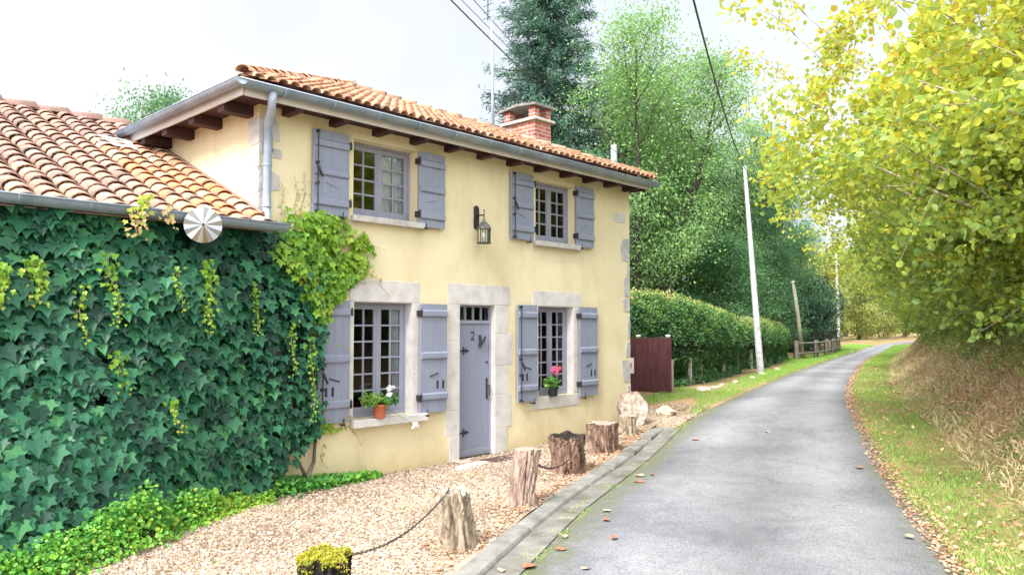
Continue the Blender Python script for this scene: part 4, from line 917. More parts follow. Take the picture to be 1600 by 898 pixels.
# ================================================================== annex
annex = empty('annex', 'low annex with old clay tile roof, its wall smothered in climbing vine', 'building')
ax0 = -3.5; sA = .43; zr = lambda y_: 3.00 + sA * (y_ - 7.73)
mb = MB(); mb.box((ax0, FY + .002, -.4), (XL - .002, FY + .4, 2.88)); mb.add([(ax0, FY + .4, -.4), (ax0, 15.6, -.4), (ax0, 15.6, 2.9), (ax0, 11.7, zr(11.7) - .06), (ax0, FY + .4, 2.9)], [(0, 4, 3, 2, 1)]); mb.build('wall', M['plaster'], annex)
mb = MB(); yA0 = 7.40; mb.add([(ax0, yA0, zr(yA0)), (XL - .003, yA0, zr(yA0)), (XL - .003, 11.7, zr(11.7)), (ax0, 11.7, zr(11.7)), (XL - .003, 16, zr(7.4)), (ax0, 16, zr(7.4)),
       (ax0, yA0, zr(yA0) - .012), (XL - .003, yA0, zr(yA0) - .012), (XL - .003, 11.7, zr(11.7) - .05), (ax0, 11.7, zr(11.7) - .05)], [(0, 1, 2, 3), (3, 2, 4, 5), (6, 9, 8, 7), (0, 6, 7, 1), (0, 3, 9, 6)])
ar = mb.build('roof', M['tile_old'], annex)
sl2 = math.hypot(1, sA); cols = []; x = XL - .12
while x > ax0:
    cols.append((v3(x, yA0 - .03 + .02 * math.sin(x * 9), zr(yA0) + .005), v3(0, 1, sA) / sl2, v3(1, 0, 0), v3(0, -sA, 1) / sl2, 22, .215, .212, .27)); x -= .243
new = lambda c_, k: float(np.clip(rng.normal(.93 if (c_ < 4) else .40, .16), 0, 1)) if k < 16 else float(np.clip(rng.normal(.2, .2), 0, 1))
tiles('roof_tiles', cols, M['tile_old'], ar, new)
rc = []; p = v3(ax0, 11.70, zr(11.7) + .05)
tiles('ridge_tiles', [(v3(XL + .0, 11.70, zr(11.7) + .03), v3(-1, 0, 0), v3(0, 1, 0), v3(0, 0, 1), 19, .28, .40, .46)], M['tile_old'], ar, lambda c_, k: float(rng.uniform(0, .45)))
# zinc flashing patch beside the main gutter end
e1 = v3(0, 1, sA) / sl2
mb = MB(); q0 = v3(3.20, 9.95, zr(9.95) + .13)
mb.add([q0, q0 + v3(.42, -.12, -.05), q0 + v3(.52, .42, .18), q0 + v3(.05, .5, .21)], [(0, 1, 2, 3)]); mb.add([q0 - v3(0, 0, .02), q0 + v3(.42, -.12, -.07), q0 + v3(.52, .42, .16), q0 + v3(.05, .5, .19)], [(3, 2, 1, 0)])
mb.build('flashing', simple('pale_zinc_flashing', [(.42, .45, .52), (.55, .58, .64)], 6, .5, metal=.2), ar)
# mortar fillet with lapped tiles along the cottage wall
mb = MB(); mb.tube([(XL - .02, 7.6, zr(7.6) + .11), (XL - .02, 10.6, zr(10.6) + .11)], .035, 6); mb.build('fillet', M['tile_old'], ar)
mb = MB(); halfpipe(mb, (ax0, 7.36, 2.965), (4.26, 7.36, 2.93), .078, lip=.009); ag = mb.build('gutter', M['zinc'], annex, smooth=True)
mb = MB()
for x in np.arange(ax0 + .3, 4.2, .55): mb.tube([(x, 7.36 - math.cos(t) * .082, 2.95 - math.sin(t) * .082) for t in [math.pi * k / 10 for k in range(11)]], .006, 5)
mb.build('gutter_bracket', M['zinc'], ag)
# brushed disc hanging below the annex gutter
def discmat():
    m, t, b, o = nodes('brushed_steel'); b.inputs['Base Color'].default_value = (.36, .36, .38, 1); b.inputs['Metallic'].default_value = 1; b.inputs['Roughness'].default_value = .24; b.inputs['Anisotropic'].default_value = .92
    tg = t.nodes.new('ShaderNodeTangent'); tg.direction_type = 'RADIAL'; tg.axis = 'Y'; t.links.new(tg.outputs[0], b.inputs['Tangent']); return m
DK = empty('metal_disc', 'round brushed-steel disc hanging below the annex gutter', 'disc', loc=(3.27, 7.20, 2.82), rz=R(-22))
m = MB(); NP = 20; vs = [(0, -.030, 0), (0, .012, 0)]
for k in range(NP):
    a_ = 2 * math.pi * k / NP; vs += [(.175 * math.cos(a_), -.004 - (.013 if k % 2 else 0), .175 * math.sin(a_)), (.175 * math.cos(a_), .010, .175 * math.sin(a_))]
fs = []
for k in range(NP): a0, b0 = 2 + 2 * k, 2 + 2 * ((k + 1) % NP); fs += [(0, b0, a0), (1, a0 + 1, b0 + 1), (a0, b0, b0 + 1, a0 + 1)]
m.add(vs, fs).build('disc_face', discmat(), DK)
MB().tube([(0, -.045, 0), (0, .02, 0)], .014, 10).tube([(0, .015, 0), (0, .05, .03), (0, .09, .12)], .008, 6).build('hub', M['iron'], DK)

# TV mast
TM = empty('antenna_mast', 'tall thin guyed antenna mast rising beside the chimney', 'antenna', loc=(9.98, 9.9, 5.0))
MB().tube([(0, 0, -.1), (-.03, 0, 1.6), (-.08, 0, 3.9)], [.030, .028, .024], 8).build('pole', M['zinc'], TM, smooth=True)
m = MB(); m.tube([(-.065, 0, 3.15), (-.22, .0, 3.15)], .01, 6)
for k in range(5): m.tube([(-.15, -.12, 2.60 + .12 * k), (-.15, .12, 2.60 + .12 * k)], .006, 5)
m.tube([(-.15, 0, 2.55), (-.15, 0, 3.15)], .012, 6).box((-.18, -.03, 3.0), (-.12, .03, 3.12)); m.build('aerial', M['iron'], TM)

# ================================================================== climbing vine
def hnoise(x, z, s, k=0): return vnoise(np.asarray(x) * 1.0, np.asarray(z) * 1.0, s, k)
def thick(x, z):
    base = .20 + .85 * smooth((3.9 - x) / 2.6) * smooth((1.9 - z) / 1.9) + .16 * smooth((4.2 - x) / 1.5)
    base = base * (.62 + .38 * smooth((2.75 - z) / .6))
    return base + .07 * hnoise(x, z, 2.4, 1) + .03 * hnoise(x, z, 6, 2)
DARKE = np.array([(2.90, 4.22), (2.75, 4.35), (2.41, 4.60), (2.06, 4.78), (1.48, 4.82), (.91, 4.83), (.58, 4.80), (.42, 4.62), (.24, 4.3), (.05, 4.05), (-.2, 3.95)])[::-1]
def xe(z): return np.interp(z, DARKE[:, 0], DARKE[:, 1])
M['ivy'] = leafmat('dark_teal_vine_leaves', [(.004, .022, .013), (.010, .068, .036), (.026, .130, .060), (.055, .195, .070), (.12, .29, .06)], [0, .35, .65, .88, 1], transl=.10, rough=.45, spec=.25)
M['ivy_young'] = leafmat('bright_young_vine_leaves', [(.08, .22, .02), (.17, .35, .025), (.30, .46, .04), (.44, .46, .08), (.48, .36, .16)], [0, .35, .65, .88, 1], transl=.35)
VN = empty('climbing_vine', 'dark green big-leaved vine covering the annex wall up to its gutter', 'climbing plant')
def vine_leaves(name, n, inset, smin, smax, mat, tshift):
    x = rng.uniform(.9, 4.9, n); z = rng.uniform(-.05, 2.86, n); k = x < xe(z) + .05 * hnoise(x, z, 5) + rng.normal(size=n) * .03; x, z = x[k], z[k]; n = len(x)
    t_ = np.maximum(thick(x, z) * inset, .02); y = FY - t_ - rng.uniform(-.05, .08, n); 
    gy = (thick(x, z + .1) - thick(x, z - .1)) / .2; gx = (thick(x + .1, z) - thick(x - .1, z)) / .2
    N = unit(np.stack([gx * -.6 - .1, -np.ones(n), -gy * .3 + .55], 1) + rng.normal(size=(n, 3)) * .20)
    U = np.stack([rng.normal(size=n) * .30, -.55 + rng.normal(size=n) * .18, -np.ones(n)], 1)
    P = np.stack([x, y, np.maximum(z + .06, terrain(x, y) + .14)], 1)
    young = smooth((hnoise(x, z, 1.7, 8) - .55) * 2)
    sz = rng.uniform(smin, smax, n) * (1 - .35 * smooth((x - 3.4) / 1.3))
    leaves(name, P, sz, U, N, IVY, mat, np.clip(.42 + tshift + .20 * rng.normal(size=n) + .12 * hnoise(x, z, 2, 3) + .12 * young, 0, .88), VN)
vine_leaves('foliage', 5200, 1.0, .075, .175, M['ivy'], .04)
vine_leaves('inner_foliage', 2600, .40, .08, .17, M['ivy'], -.25)  # inner leaves tinted darker, shade of the gaps put into their colour
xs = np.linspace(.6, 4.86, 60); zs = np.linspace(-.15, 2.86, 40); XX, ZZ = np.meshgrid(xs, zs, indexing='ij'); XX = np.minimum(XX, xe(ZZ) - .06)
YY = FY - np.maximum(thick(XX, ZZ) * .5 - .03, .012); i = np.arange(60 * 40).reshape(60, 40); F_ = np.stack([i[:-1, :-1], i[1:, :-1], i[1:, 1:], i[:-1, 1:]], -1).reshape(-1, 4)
np_mesh('dark_backing', np.stack([XX, YY, ZZ], -1).reshape(-1, 3), F_, simple('dark_stem_backing', [(.010, .018, .010), (.03, .045, .02), (.07, .05, .03)], 18, .95, 30, 1, .04), smooth_=True, parent=VN)  # dark sheet backing the leaves, its colour standing for shade among the stems
mb = MB()
mb.tube([(4.66, 7.60, -.05), (4.70, 7.62, .12), (4.82, 7.66, .30), (4.86, 7.69, .55), (4.84, 7.70, 1.0), (4.86, 7.70, 1.6)], [.03, .026, .022, .018, .014, .01], 7)
mb.tube([(4.7, 7.62, .15), (4.5, 7.6, .5), (4.3, 7.6, 1.2)], [.02, .015, .01], 6); mb.build('stem', M['bark'], VN, smooth=True)
# light green shoots: wall patch, edge cascade and hanging trails
YP = np.array([(4.28, 2.81), (4.41, 3.05), (4.61, 3.12), (4.82, 3.13), (5.13, 3.09), (5.22, 2.91), (5.50, 2.93), (5.58, 2.86), (5.42, 2.70), (5.60, 2.61), (5.36, 2.47), (5.13, 2.27), (5.0, 2.12), (4.92, 1.85), (4.88, 1.6), (4.80, 1.75), (4.74, 2.06), (4.52, 2.42), (4.2, 2.62)])
def inpoly(P, x, z):
    r_ = np.zeros(len(x), bool); j = len(P) - 1
    for i in range(len(P)):
        c_ = ((P[i, 1] > z) != (P[j, 1] > z)) & (x < (P[j, 0] - P[i, 0]) * (z - P[i, 1]) / (P[j, 1] - P[i, 1] + 1e-12) + P[i, 0]); r_ ^= c_; j = i
    return r_
x = rng.uniform(4.1, 5.75, 26000); z = rng.uniform(.2, 3.2, 26000); k = inpoly(YP, x + rng.normal(size=26000) * .05 + .10 * hnoise(x, z, 6, 3), z + rng.normal(size=26000) * .05 + .08 * hnoise(x, z, 7, 8)); k &= (rng.uniform(0, 1, 26000) < .10 + .32 * smooth(hnoise(x, z, 3.5, 4) + .8)); x, z = x[k], z[k]; n = len(x)
edge = smooth((x - 4.75) / .8); y = FY - .02 - rng.uniform(0, 1, n) * (.06 + .12 * (1 - edge)) - np.where(x < xe(z), .14, 0)
leaves('young_foliage', np.stack([x, y, z], 1), rng.uniform(.03, .105, n), np.stack([rng.normal(size=n) * .6, -.3 + .2 * rng.normal(size=n), -np.ones(n)], 1), unit(np.stack([rng.normal(size=n) * .35, -np.ones(n), .8 + .4 * rng.normal(size=n)], 1)), IVY, M['ivy_young'],
       np.clip(.3 + .2 * edge + .2 * hnoise(x, z, 4, 2) + .16 * rng.normal(size=n), 0, 1), VN)
def trail(p, q, y, n, s=.045, spread=.035, tint=.35, sway=.02):
    p, q = np.array(p), np.array(q); L = np.linalg.norm(q - p); ts = np.linspace(0, 1, n)
    pts = [np.array((p[0] + (q[0] - p[0]) * t + sway * math.sin(t * 7 + p[0] * 9), y + .02 * math.sin(t * 5), p[1] + (q[1] - p[1]) * t)) for t in ts]
    P = np.array(pts) + rng.normal(size=(n, 3)) * np.array((spread, .02, .015)); sz = s * (1.15 - .6 * ts) * rng.uniform(.8, 1.2, n)
    return pts, P, sz, np.clip(tint + .35 * ts + rng.normal(size=n) * .1, 0, 1)
TP = []; TS = []; TT = []; mb = MB()
for (p, q, y, n, s, sp, ti) in [((1.66, 2.35), (1.60, 2.0), None, 70, .06, .05, .5), ((1.9, 2.42), (1.93, 2.02), None, 90, .06, .045, .5), ((2.45, 2.5), (2.55, 1.85), None, 60, .05, .04, .3), ((2.25, 2.2), (2.28, 1.68), None, 40, .045, .03, .5), ((3.37, 2.5), (3.42, 1.8), None, 90, .055, .035, .45),
        ((3.95, 2.3), (3.98, 1.75), None, 50, .045, .03, .4), ((2.52, 1.62), (2.56, 1.2), None, 40, .05, .04, .3), ((3.02, 1.15), (3.08, .85), None, 30, .045, .03, .5), ((4.40, 1.9), (4.42, 1.3), None, 40, .04, .03, .4), ((4.62, 1.7), (4.66, .8), None, 70, .04, .035, .4), ((3.05, 2.4), (3.08, 2.0), None, 30, .04, .03, .4)]:
    y = float(FY - thick(np.array(p[0]), np.array((p[1] + q[1]) / 2)) - .13); pts, P, sz, ti2 = trail(p, q, y, n, s, sp, ti); TP.append(P); TS.append(sz * .85); TT.append(np.clip(ti2 - .15, 0, 1)); mb.tube(pts[::max(1, len(pts) // 10)], .003, 4)
# reddish tips climbing the yellow wall, and the sprig over the gutter
for (p, q, n, s, sp) in [((4.46, 3.05), (4.38, 3.45), 26, .026, .03), ((4.60, 3.1), (4.56, 3.56), 34, .026, .03), ((4.66, 3.1), (4.70, 3.62), 36, .026, .03), ((4.82, 3.1), (4.80, 3.60), 34, .028, .02), ((5.40, 2.9), (5.85, 2.80), 14, .022, .03), ((5.45, 2.6), (5.76, 2.42), 26, .028, .03), ((5.76, 2.45), (5.88, 2.22), 8, .02, .01), ((5.35, 2.35), (5.70, 2.40), 12, .02, .02),
        ((4.86, 1.9), (4.88, .5), 110, .045, .045), ((4.9, .75), (5.1, .6), 90, .05, .07), ((4.95, .70), (5.35, .78), 60, .04, .04), ((4.9, .62), (5.50, .66), 30, .035, .03), ((5.35, .66), (5.52, .40), 7, .018, .01), ((4.90, 1.72), (5.3, 1.58), 22, .035, .015), ((5.0, 1.2), (5.0, .7), 30, .04, .03), ((4.95, .45), (5.0, .2), 12, .025, .02), ((4.86, 2.2), (4.92, 1.3), 60, .045, .03)]:
    up_ = q[1] > p[1] and abs(q[0] - p[0]) < .2; pts, P, sz, ti2 = trail(p, q, FY - .03, n, s, sp, .9 if up_ else .45); TP.append(P); TS.append(sz); TT.append(np.full(n, .92) if up_ else ti2); mb.tube(pts[::max(1, len(pts) // 8)] + [pts[-1]], .0022, 4)
pts, P, sz, ti2 = trail((2.72, 3.06), (2.66, 2.66), 7.22, 60, .055, .045, .75); TP.append(P); TS.append(sz); TT.append(ti2); mb.tube(pts[::8], .004, 4)
pts, P, sz, ti2 = trail((2.95, 2.95), (2.98, 2.78), 7.24, 14, .05, .03, .95); TP.append(P); TS.append(sz); TT.append(ti2)
P = np.concatenate(TP); n = len(P)
leaves('trailing_shoots', P, np.concatenate(TS), np.stack([rng.normal(size=n) * .5, -.4 + .2 * rng.normal(size=n), -np.ones(n)], 1), unit(np.stack([rng.normal(size=n) * .4, -np.ones(n), .8 + .3 * rng.normal(size=n)], 1)), IVY, M['ivy_young'], np.concatenate(TT), VN)
mb.build('shoot_stems', simple('reddish_shoot', [(.20, .10, .06), (.32, .2, .1)], 9, .8), VN)
# low plants along the foot
def front(x): return FY - thick(x, np.full(np.shape(x), .15))
n = 14000; x = rng.uniform(1.0, 4.15, n); d = rng.uniform(0, 1, n) ** 1.3 * (1 + .18 * rng.normal(size=n)); fy = front(x) - .02; wdt = .42 - .10 * (x - 1.2) / 2.9 - .12 * smooth((x - 3.2) / .9); y = fy - d * wdt; hh = (.21 * np.sin(np.pi * np.clip(d * .85 + .15, 0, 1)) + .05) * (1 + .5 * np.exp(-((x - 2.55) / .22) ** 2) * 1.6) * (1 - .6 * smooth((x - 3.0) / 1)) * (1 + .45 * hnoise(x, y, 3) + .25 * hnoise(x, y, 9, 4)) * rng.uniform(.6, 1.35, n)
z = terrain(x, y) + hh * rng.uniform(.25, 1, n) ** .5
M['herb'] = leafmat('bright_green_ground_cover', [(.05, .22, .05), (.12, .38, .06), (.26, .50, .06), (.48, .54, .08)], transl=.35)
tag(leaves('ground_cover', np.stack([x, y, z], 1), rng.uniform(.015, .045, n), rdir(n) + np.array((0, -.4, 0)), unit(rng.normal(size=(n, 3)) * .7 + np.array((0, -.4, 1))), ROUND, M['herb'], np.clip(.35 + .28 * (d - .4) + .25 * smooth((x - 2.9) / .8) + .18 * rng.normal(size=n), 0, 1)), 'bright green low plants between the vine and the gravel', 'ground cover', kind='stuff')
n = 2600; x = rng.uniform(4.2, 5.75, n); y = FY - .03 - np.abs(rng.normal(size=n)) * .10 * (1.5 - .6 * (x - 4.2)); z = terrain(x, y) + rng.uniform(.01, .16, n) * (1.25 - .55 * (x - 4.2))
tag(leaves('wall_foot_weeds', np.stack([x, y, z], 1), rng.uniform(.03, .06, n), rdir(n), unit(rng.normal(size=(n, 3)) * .5 + np.array((0, -.5, 1))), IVY, M['herb'], np.clip(.25 + .2 * rng.normal(size=n) + .25 * smooth((x - 4.7)), 0, 1)), 'low creeping weeds along the foot of the yellow wall', 'weeds', kind='stuff')
#PART3
# ================================================================== yard things
def woodmat(name, cols, fiss=1.0, z=.4):
    m, t, b, o = nodes(name); v = coord(t, (1, 1, z)); n = noise(t, 9, 7, .7, v, .4); r = ramp(t, cols, [.25 + .5 * i / (len(cols) - 1) for i in range(len(cols))]); t.links.new(n.outputs[0], r.inputs[0])
    n3 = noise(t, 26, 7, .75, coord(t, (1, 1, .28)), .6); r3 = ramp(t, [(.16, .14, .13), (.8, .78, .76), (1.2, 1.17, 1.15)], [.36, .47, .62]); t.links.new(n3.outputs[0], r3.inputs[0])
    t.links.new(mixc(t, .85, r.outputs[0], r3.outputs[0], 'MULTIPLY'), b.inputs['Base Color']); b.inputs['Roughness'].default_value = .9; b.inputs['Specular IOR Level'].default_value = .2
    p = bump(t, n.outputs[0], fiss, .04, b); bump(t, n3.outputs[0], .9, .02, b, p); return m
M['w_grey'] = woodmat('silvered_dead_wood', [(.22, .17, .12), (.42, .35, .26), (.62, .55, .45)])
M['w_brown'] = woodmat('brown_flaking_bark', [(.03, .02, .016), (.15, .09, .07), (.32, .22, .17), (.50, .40, .33)])
M['w_black'] = woodmat('rotten_black_wood', [(.010, .009, .009), (.03, .025, .022), (.12, .09, .065)])
M['w_pink'] = woodmat('pinkish_brown_bark', [(.18, .12, .10), (.34, .25, .21), (.48, .39, .34)], .5)
def cutmat():
    m, t, b, o = nodes('weathered_cut_wood'); v = coord(t); wv = t.nodes.new('ShaderNodeTexWave'); wv.wave_type = 'RINGS'; wv.rings_direction = 'Z'; wv.inputs['Scale'].default_value = 18; wv.inputs['Distortion'].default_value = 3; wv.inputs['Detail'].default_value = 3
    t.links.new(v, wv.inputs['Vector']); r = ramp(t, [(.20, .17, .14), (.40, .35, .29)]); t.links.new(wv.outputs['Fac'], r.inputs[0]); n = noise(t, 7, 5, .7, v)
    t.links.new(mixc(t, .7, r.outputs[0], n.outputs[0], 'OVERLAY'), b.inputs['Base Color']); b.inputs['Roughness'].default_value = .9; bump(t, n.outputs[0], .6, .02, b); return m
M['cut'] = cutmat()
def mossmat():
    m = leafmat('yellow_green_moss', [(.16, .20, .02), (.34, .34, .03), (.50, .44, .06)], transl=.15, rough=.8); return m
M['moss'] = mossmat()
def stump(label, x, y, H, prof, lean, seed, mat, lobes=(.10, .08, .05), jag=.02, moss=0, dark=None, sq=1.0, rz=0):
    r = np.random.default_rng(seed); NA, NZ = 132, 34; root = empty('tree_stump', label, 'stump', 'tree stumps along the kerb', loc=(x, y, tz(x, y) - .01), rz=rz)
    ph = r.uniform(0, 6, 8); A = np.linspace(0, 2 * math.pi, NA, endpoint=False); co = []
    jg = jag * (np.sin(3 * A + ph[0]) + .7 * np.sin(7 * A + ph[1]) + .5 * np.sin(13 * A + ph[2])) + r.normal(size=NA) * jag * .25
    for j in range(NZ + 1):
        v = j / NZ; R0 = np.interp(v, np.linspace(0, 1, len(prof)), prof); tw = .5 * v
        rad = R0 * (1 + lobes[0] * np.sin(2 * A + ph[3] + tw) + lobes[1] * np.sin(5 * A + ph[4] + 1.2 * tw) + lobes[2] * np.sin(11 * A + ph[5] + 2 * v) + .035 * np.sin(23 * A + ph[6] + 3 * v)
                    + .03 * np.sin(9 * v + 3 * A + ph[7])) * (1 + .10 * np.clip(1 - v * 5, 0, 1) * (1 + np.sin(4 * A + ph[2]))) - R0 * .16 * np.clip(np.sin(3 * A + ph[1] + tw * 1.3) - .80, 0, 1) * 5 * .6
        fz = np.abs(np.sin(8 * A + ph[0] + 1.5 * np.sin(4 * v + ph[1]) + tw)) ** .35; rad = rad * (1 - .16 * (1 - fz)) + R0 * (.035 * np.sin(31 * A + 9 * np.sin(7 * v + A)) * np.sin(11 * v + 2 * A) + .012 * r.normal(size=NA)) - R0 * .10 * (vnoise(A * 1.6, v * 2.2 + 0 * A, 2.0, seed) > .55)
        z = v * H + (jg * v ** 4 if v > .5 else 0)
        co.append(np.stack([rad * np.cos(A) + lean[0] * v, sq * rad * np.sin(A) + lean[1] * v, z * np.ones(NA)], 1))
    co = np.concatenate(co); F_ = [(j * NA + k, j * NA + (k + 1) % NA, (j + 1) * NA + (k + 1) % NA, (j + 1) * NA + k) for j in range(NZ) for k in range(NA)]
    mb = MB(); mb.add(co, F_); mb.build('bark', mat, root, smooth=True)
    top = co[-NA:]; c = top.mean(0); mb = MB(); vs = list(top * 1.0); 
    for q in (.72, .42, .15): vs += list(c + (top - c) * q + np.array((0, 0, 1)) * (r.normal(size=(NA, 1)) * jag * .3 - (1 - q) * jag * .6))
    vs.append(c - np.array((0, 0, jag))); F_ = [(j * NA + k, j * NA + (k + 1) % NA, (j + 1) * NA + (k + 1) % NA, (j + 1) * NA + k) for j in range(3) for k in range(NA)] + [(3 * NA + k, 3 * NA + (k + 1) % NA, 4 * NA) for k in range(NA)]
    mb.add(vs, F_).build('cut_top', dark or M['cut'], root, smooth=True)
    if moss:
        n = 9000; a_ = r.uniform(0, 2 * math.pi, n); q = np.sqrt(r.uniform(0, 1, n)) * 1.02; i_ = (a_ / (2 * math.pi) * NA).astype(int) % NA; rim = top[i_] - c; P = c + rim * q[:, None]
        lump = .014 * (1 + np.sin(5 * a_ + 3 * q) * np.sin(9 * q + a_)); P[:, 2] = c[2] + lump * np.minimum(1, (1.1 - q) * 5) + r.uniform(-.01, .012, n) - np.clip(q - .90, 0, 1) * r.uniform(0, 3.0, n) * .20 * (1 + np.sin(4 * a_))
        leaves('moss', P, r.uniform(.010, .022, n), unit(r.normal(size=(n, 3)) + np.array((0, 0, .8))), rdir(n), DIAM, M['moss'], np.clip(.5 + 25 * (lump - .014) + r.normal(size=n) * .2, 0, 1), root)
    return root
stump('mossy-topped black rotten stump at the bottom edge, chain over its rim', 2.63, 4.06, .40, [.18, .17, .16, .16, .17], (.0, .0), 1, M['w_black'], jag=.018, moss=1, dark=M['w_black'])
stump('pale silvered driftwood-like stump with deep vertical folds', 4.27, 4.63, .47, [.165, .155, .148, .145, .135], (-.07, .02), 2, M['w_grey'], lobes=(.12, .13, .06), jag=.03)
stump('tall narrow leaning pinkish-brown stump in front of the doormat', 5.66, 5.24, .58, [.15, .125, .12, .122, .125], (.07, -.04), 3, M['w_pink'], lobes=(.07, .05, .02), jag=.004)
stump('wide dark flaking-bark stump holding a chain, in front of the black flower pot', 7.38, 6.0, .47, [.215, .21, .21, .215, .235], (-.03, .0), 4, M['w_brown'], lobes=(.06, .09, .05), jag=.014, dark=M['w_black'])
stump('wide stump with pale greyish flank and flat cut top, fourth along the kerb', 8.80, 6.53, .43, [.21, .20, .20, .205, .215], (-.02, 0), 5, M['w_brown'], lobes=(.08, .06, .03), jag=.008)
o = stump('small grey-brown stump in front of the upright log slice', 9.98, 6.93, .33, [.14, .13, .125, .125, .13], (.0, 0), 6, M['w_grey'], lobes=(.05, .06, .04), jag=.006)
mo = MB(); 
# upright slice of trunk leaning by the corner
LS = empty('log_slice', 'large pale round slice of trunk standing on edge by the house corner', 'log', loc=(10.62, 7.28, tz(10.62, 7.28) + .27), rz=R(-38))
r = np.random.default_rng(9); NA = 64; A = np.linspace(0, 2 * math.pi, NA, endpoint=False); rim = 1 + .05 * np.sin(3 * A + 1) + .04 * np.sin(7 * A) + .02 * np.sin(17 * A) + .012 * r.normal(size=NA)
co = []; 
for y_, s_ in ((-.09, .94), (-.07, 1.0), (0, 1.02), (.07, 1.0), (.09, .96)): co += [(.245 * s_ * rim[k] * math.cos(A[k]), y_, .325 * s_ * rim[k] * math.sin(A[k])) for k in range(NA)]
MB().add(co, [(j * NA + k, j * NA + (k + 1) % NA, (j + 1) * NA + (k + 1) % NA, (j + 1) * NA + k) for j in range(4) for k in range(NA)]).build('bark', M['w_pink'], LS, smooth=True)
def discface(y_, s_):
    co = [];
    for q in (1, .8, .6, .4, .2): co += [(.245 * s_ * q * rim[k] * math.cos(A[k]), y_ + r.normal() * .0035 + .006 * math.sin(9 * A[k] + 6 * q) * q, .325 * s_ * q * rim[k] * math.sin(A[k])) for k in range(NA)]
    co.append((0, y_, 0)); return MB().add(co, [(j * NA + k, j * NA + (k + 1) % NA, (j + 1) * NA + (k + 1) % NA, (j + 1) * NA + k) for j in range(4) for k in range(NA)] + [(4 * NA + k, 4 * NA + (k + 1) % NA, 5 * NA) for k in range(NA)])
mf = simple('pale_cracked_end_grain', [(.10, .075, .06), (.34, .28, .23), (.50, .43, .37), (.58, .52, .46)], 9, .9, 16, .8, .03, pos=[.30, .40, .52, .7])
discface(-.091, .94).build('cut_face', mf, LS, smooth=True); discface(.091, .95).build('cut_face', mf, LS, smooth=True)

def chain(label, pts, link=.034, wire=.0055, group='chains between the stumps'):
    pts = [np.array(p, float) for p in pts]; seg = [np.linalg.norm(b - a) for a, b in zip(pts, pts[1:])]; cum = np.r_[0, np.cumsum(seg)]; n = int(cum[-1] / (link * .74)); mb = MB(); A_ = np.array(pts)
    for i in range(n):
        s = (i + .5) * cum[-1] / n; c = np.array([np.interp(s, cum, A_[:, k]) for k in range(3)]); c2 = np.array([np.interp(min(s + .01, cum[-1]), cum, A_[:, k]) for k in range(3)]); c1 = np.array([np.interp(max(s - .01, 0), cum, A_[:, k]) for k in range(3)])
        d_ = unit(c2 - c1); s_ = unit(np.cross(d_, (0.1, .05, 1))); u_ = np.cross(s_, d_); 
        if i % 2: s_, u_ = u_, s_
        s_ = unit(s_ * math.cos(.35) + u_ * math.sin(.35)); ring = []
        for k in range(12):
            a_ = 2 * math.pi * k / 12; ring.append(c + d_ * (link / 2) * math.cos(a_) * 1.0 + s_ * link * .30 * math.sin(a_))
        mb.tube(ring + [ring[0]], wire * .55, 5, cap=False)
    o = mb.build('chain', M['iron'], smooth=True); return tag(o, label, 'chain', group)
def cat(a, b, sag, n=24): a, b = np.array(a), np.array(b); return [a + (b - a) * t - np.array((0, 0, 1)) * sag * 4 * t * (1 - t) for t in np.linspace(0, 1, n)]
chain('long rusty chain sagging from the mossy stump to the silvered stump', [(2.58, 4.17, .385), (2.70, 4.18, .40)] + cat((2.82, 4.19, .385), (4.12, 4.60, .52), .12) + [(4.17, 4.64, .52)])
chain('end of chain hanging down the near face of the mossy stump', [(2.62, 3.97, .40), (2.58, 3.90, .385), (2.53, 3.885, .30), (2.49, 3.89, .20), (2.46, 3.90, .05)])
chain('short chain looping from the leaning stump to the wide dark stump', [(5.80, 5.26, .52)] + cat((5.84, 5.28, .49), (7.12, 5.79, .26), .10) + [(7.16, 5.765, .35), (7.23, 5.75, .47), (7.27, 5.82, .505)], link=.04)
chain('thin chain from the fourth stump towards the small stump', [(9.0, 6.5, .40)] + cat((9.02, 6.52, .36), (9.85, 6.86, .30), .09), link=.03)

# doorstep things
m = MB(); cx_, cy_ = 7.62, 7.33
mb = MB().box((-.33, -.15, 0), (.33, .15, .014)); o = mb.build('doormat', simple('brown_coir', [(.05, .03, .03), (.11, .06, .055)], 60, .95, 150, 1, .006), bevel=.004); o.location = (cx_, cy_, .028); o.rotation_euler = (0, 0, R(3)); tag(o, 'dark brown doormat lying in front of the door', 'doormat')
fp = [(-.50, -.08), (-.30, -.26), (.05, -.30), (.42, -.22), (.50, .0), (.30, .20), (-.1, .24), (-.42, .14)]
mb = MB(); n = len(fp); mb.add([(x, y, 0) for x, y in fp] + [(x * .97, y * .97, .03) for x, y in fp], [tuple(range(n))[::-1], tuple(range(n, 2 * n))] + [(i, (i + 1) % n, (i + 1) % n + n, i + n) for i in range(n)])
o = mb.build('flagstone', M['stone'], bevel=.008); o.location = (7.12, 7.22, .0); tag(o, 'pale irregular flagstone in the gravel before the doorstep', 'flagstone')

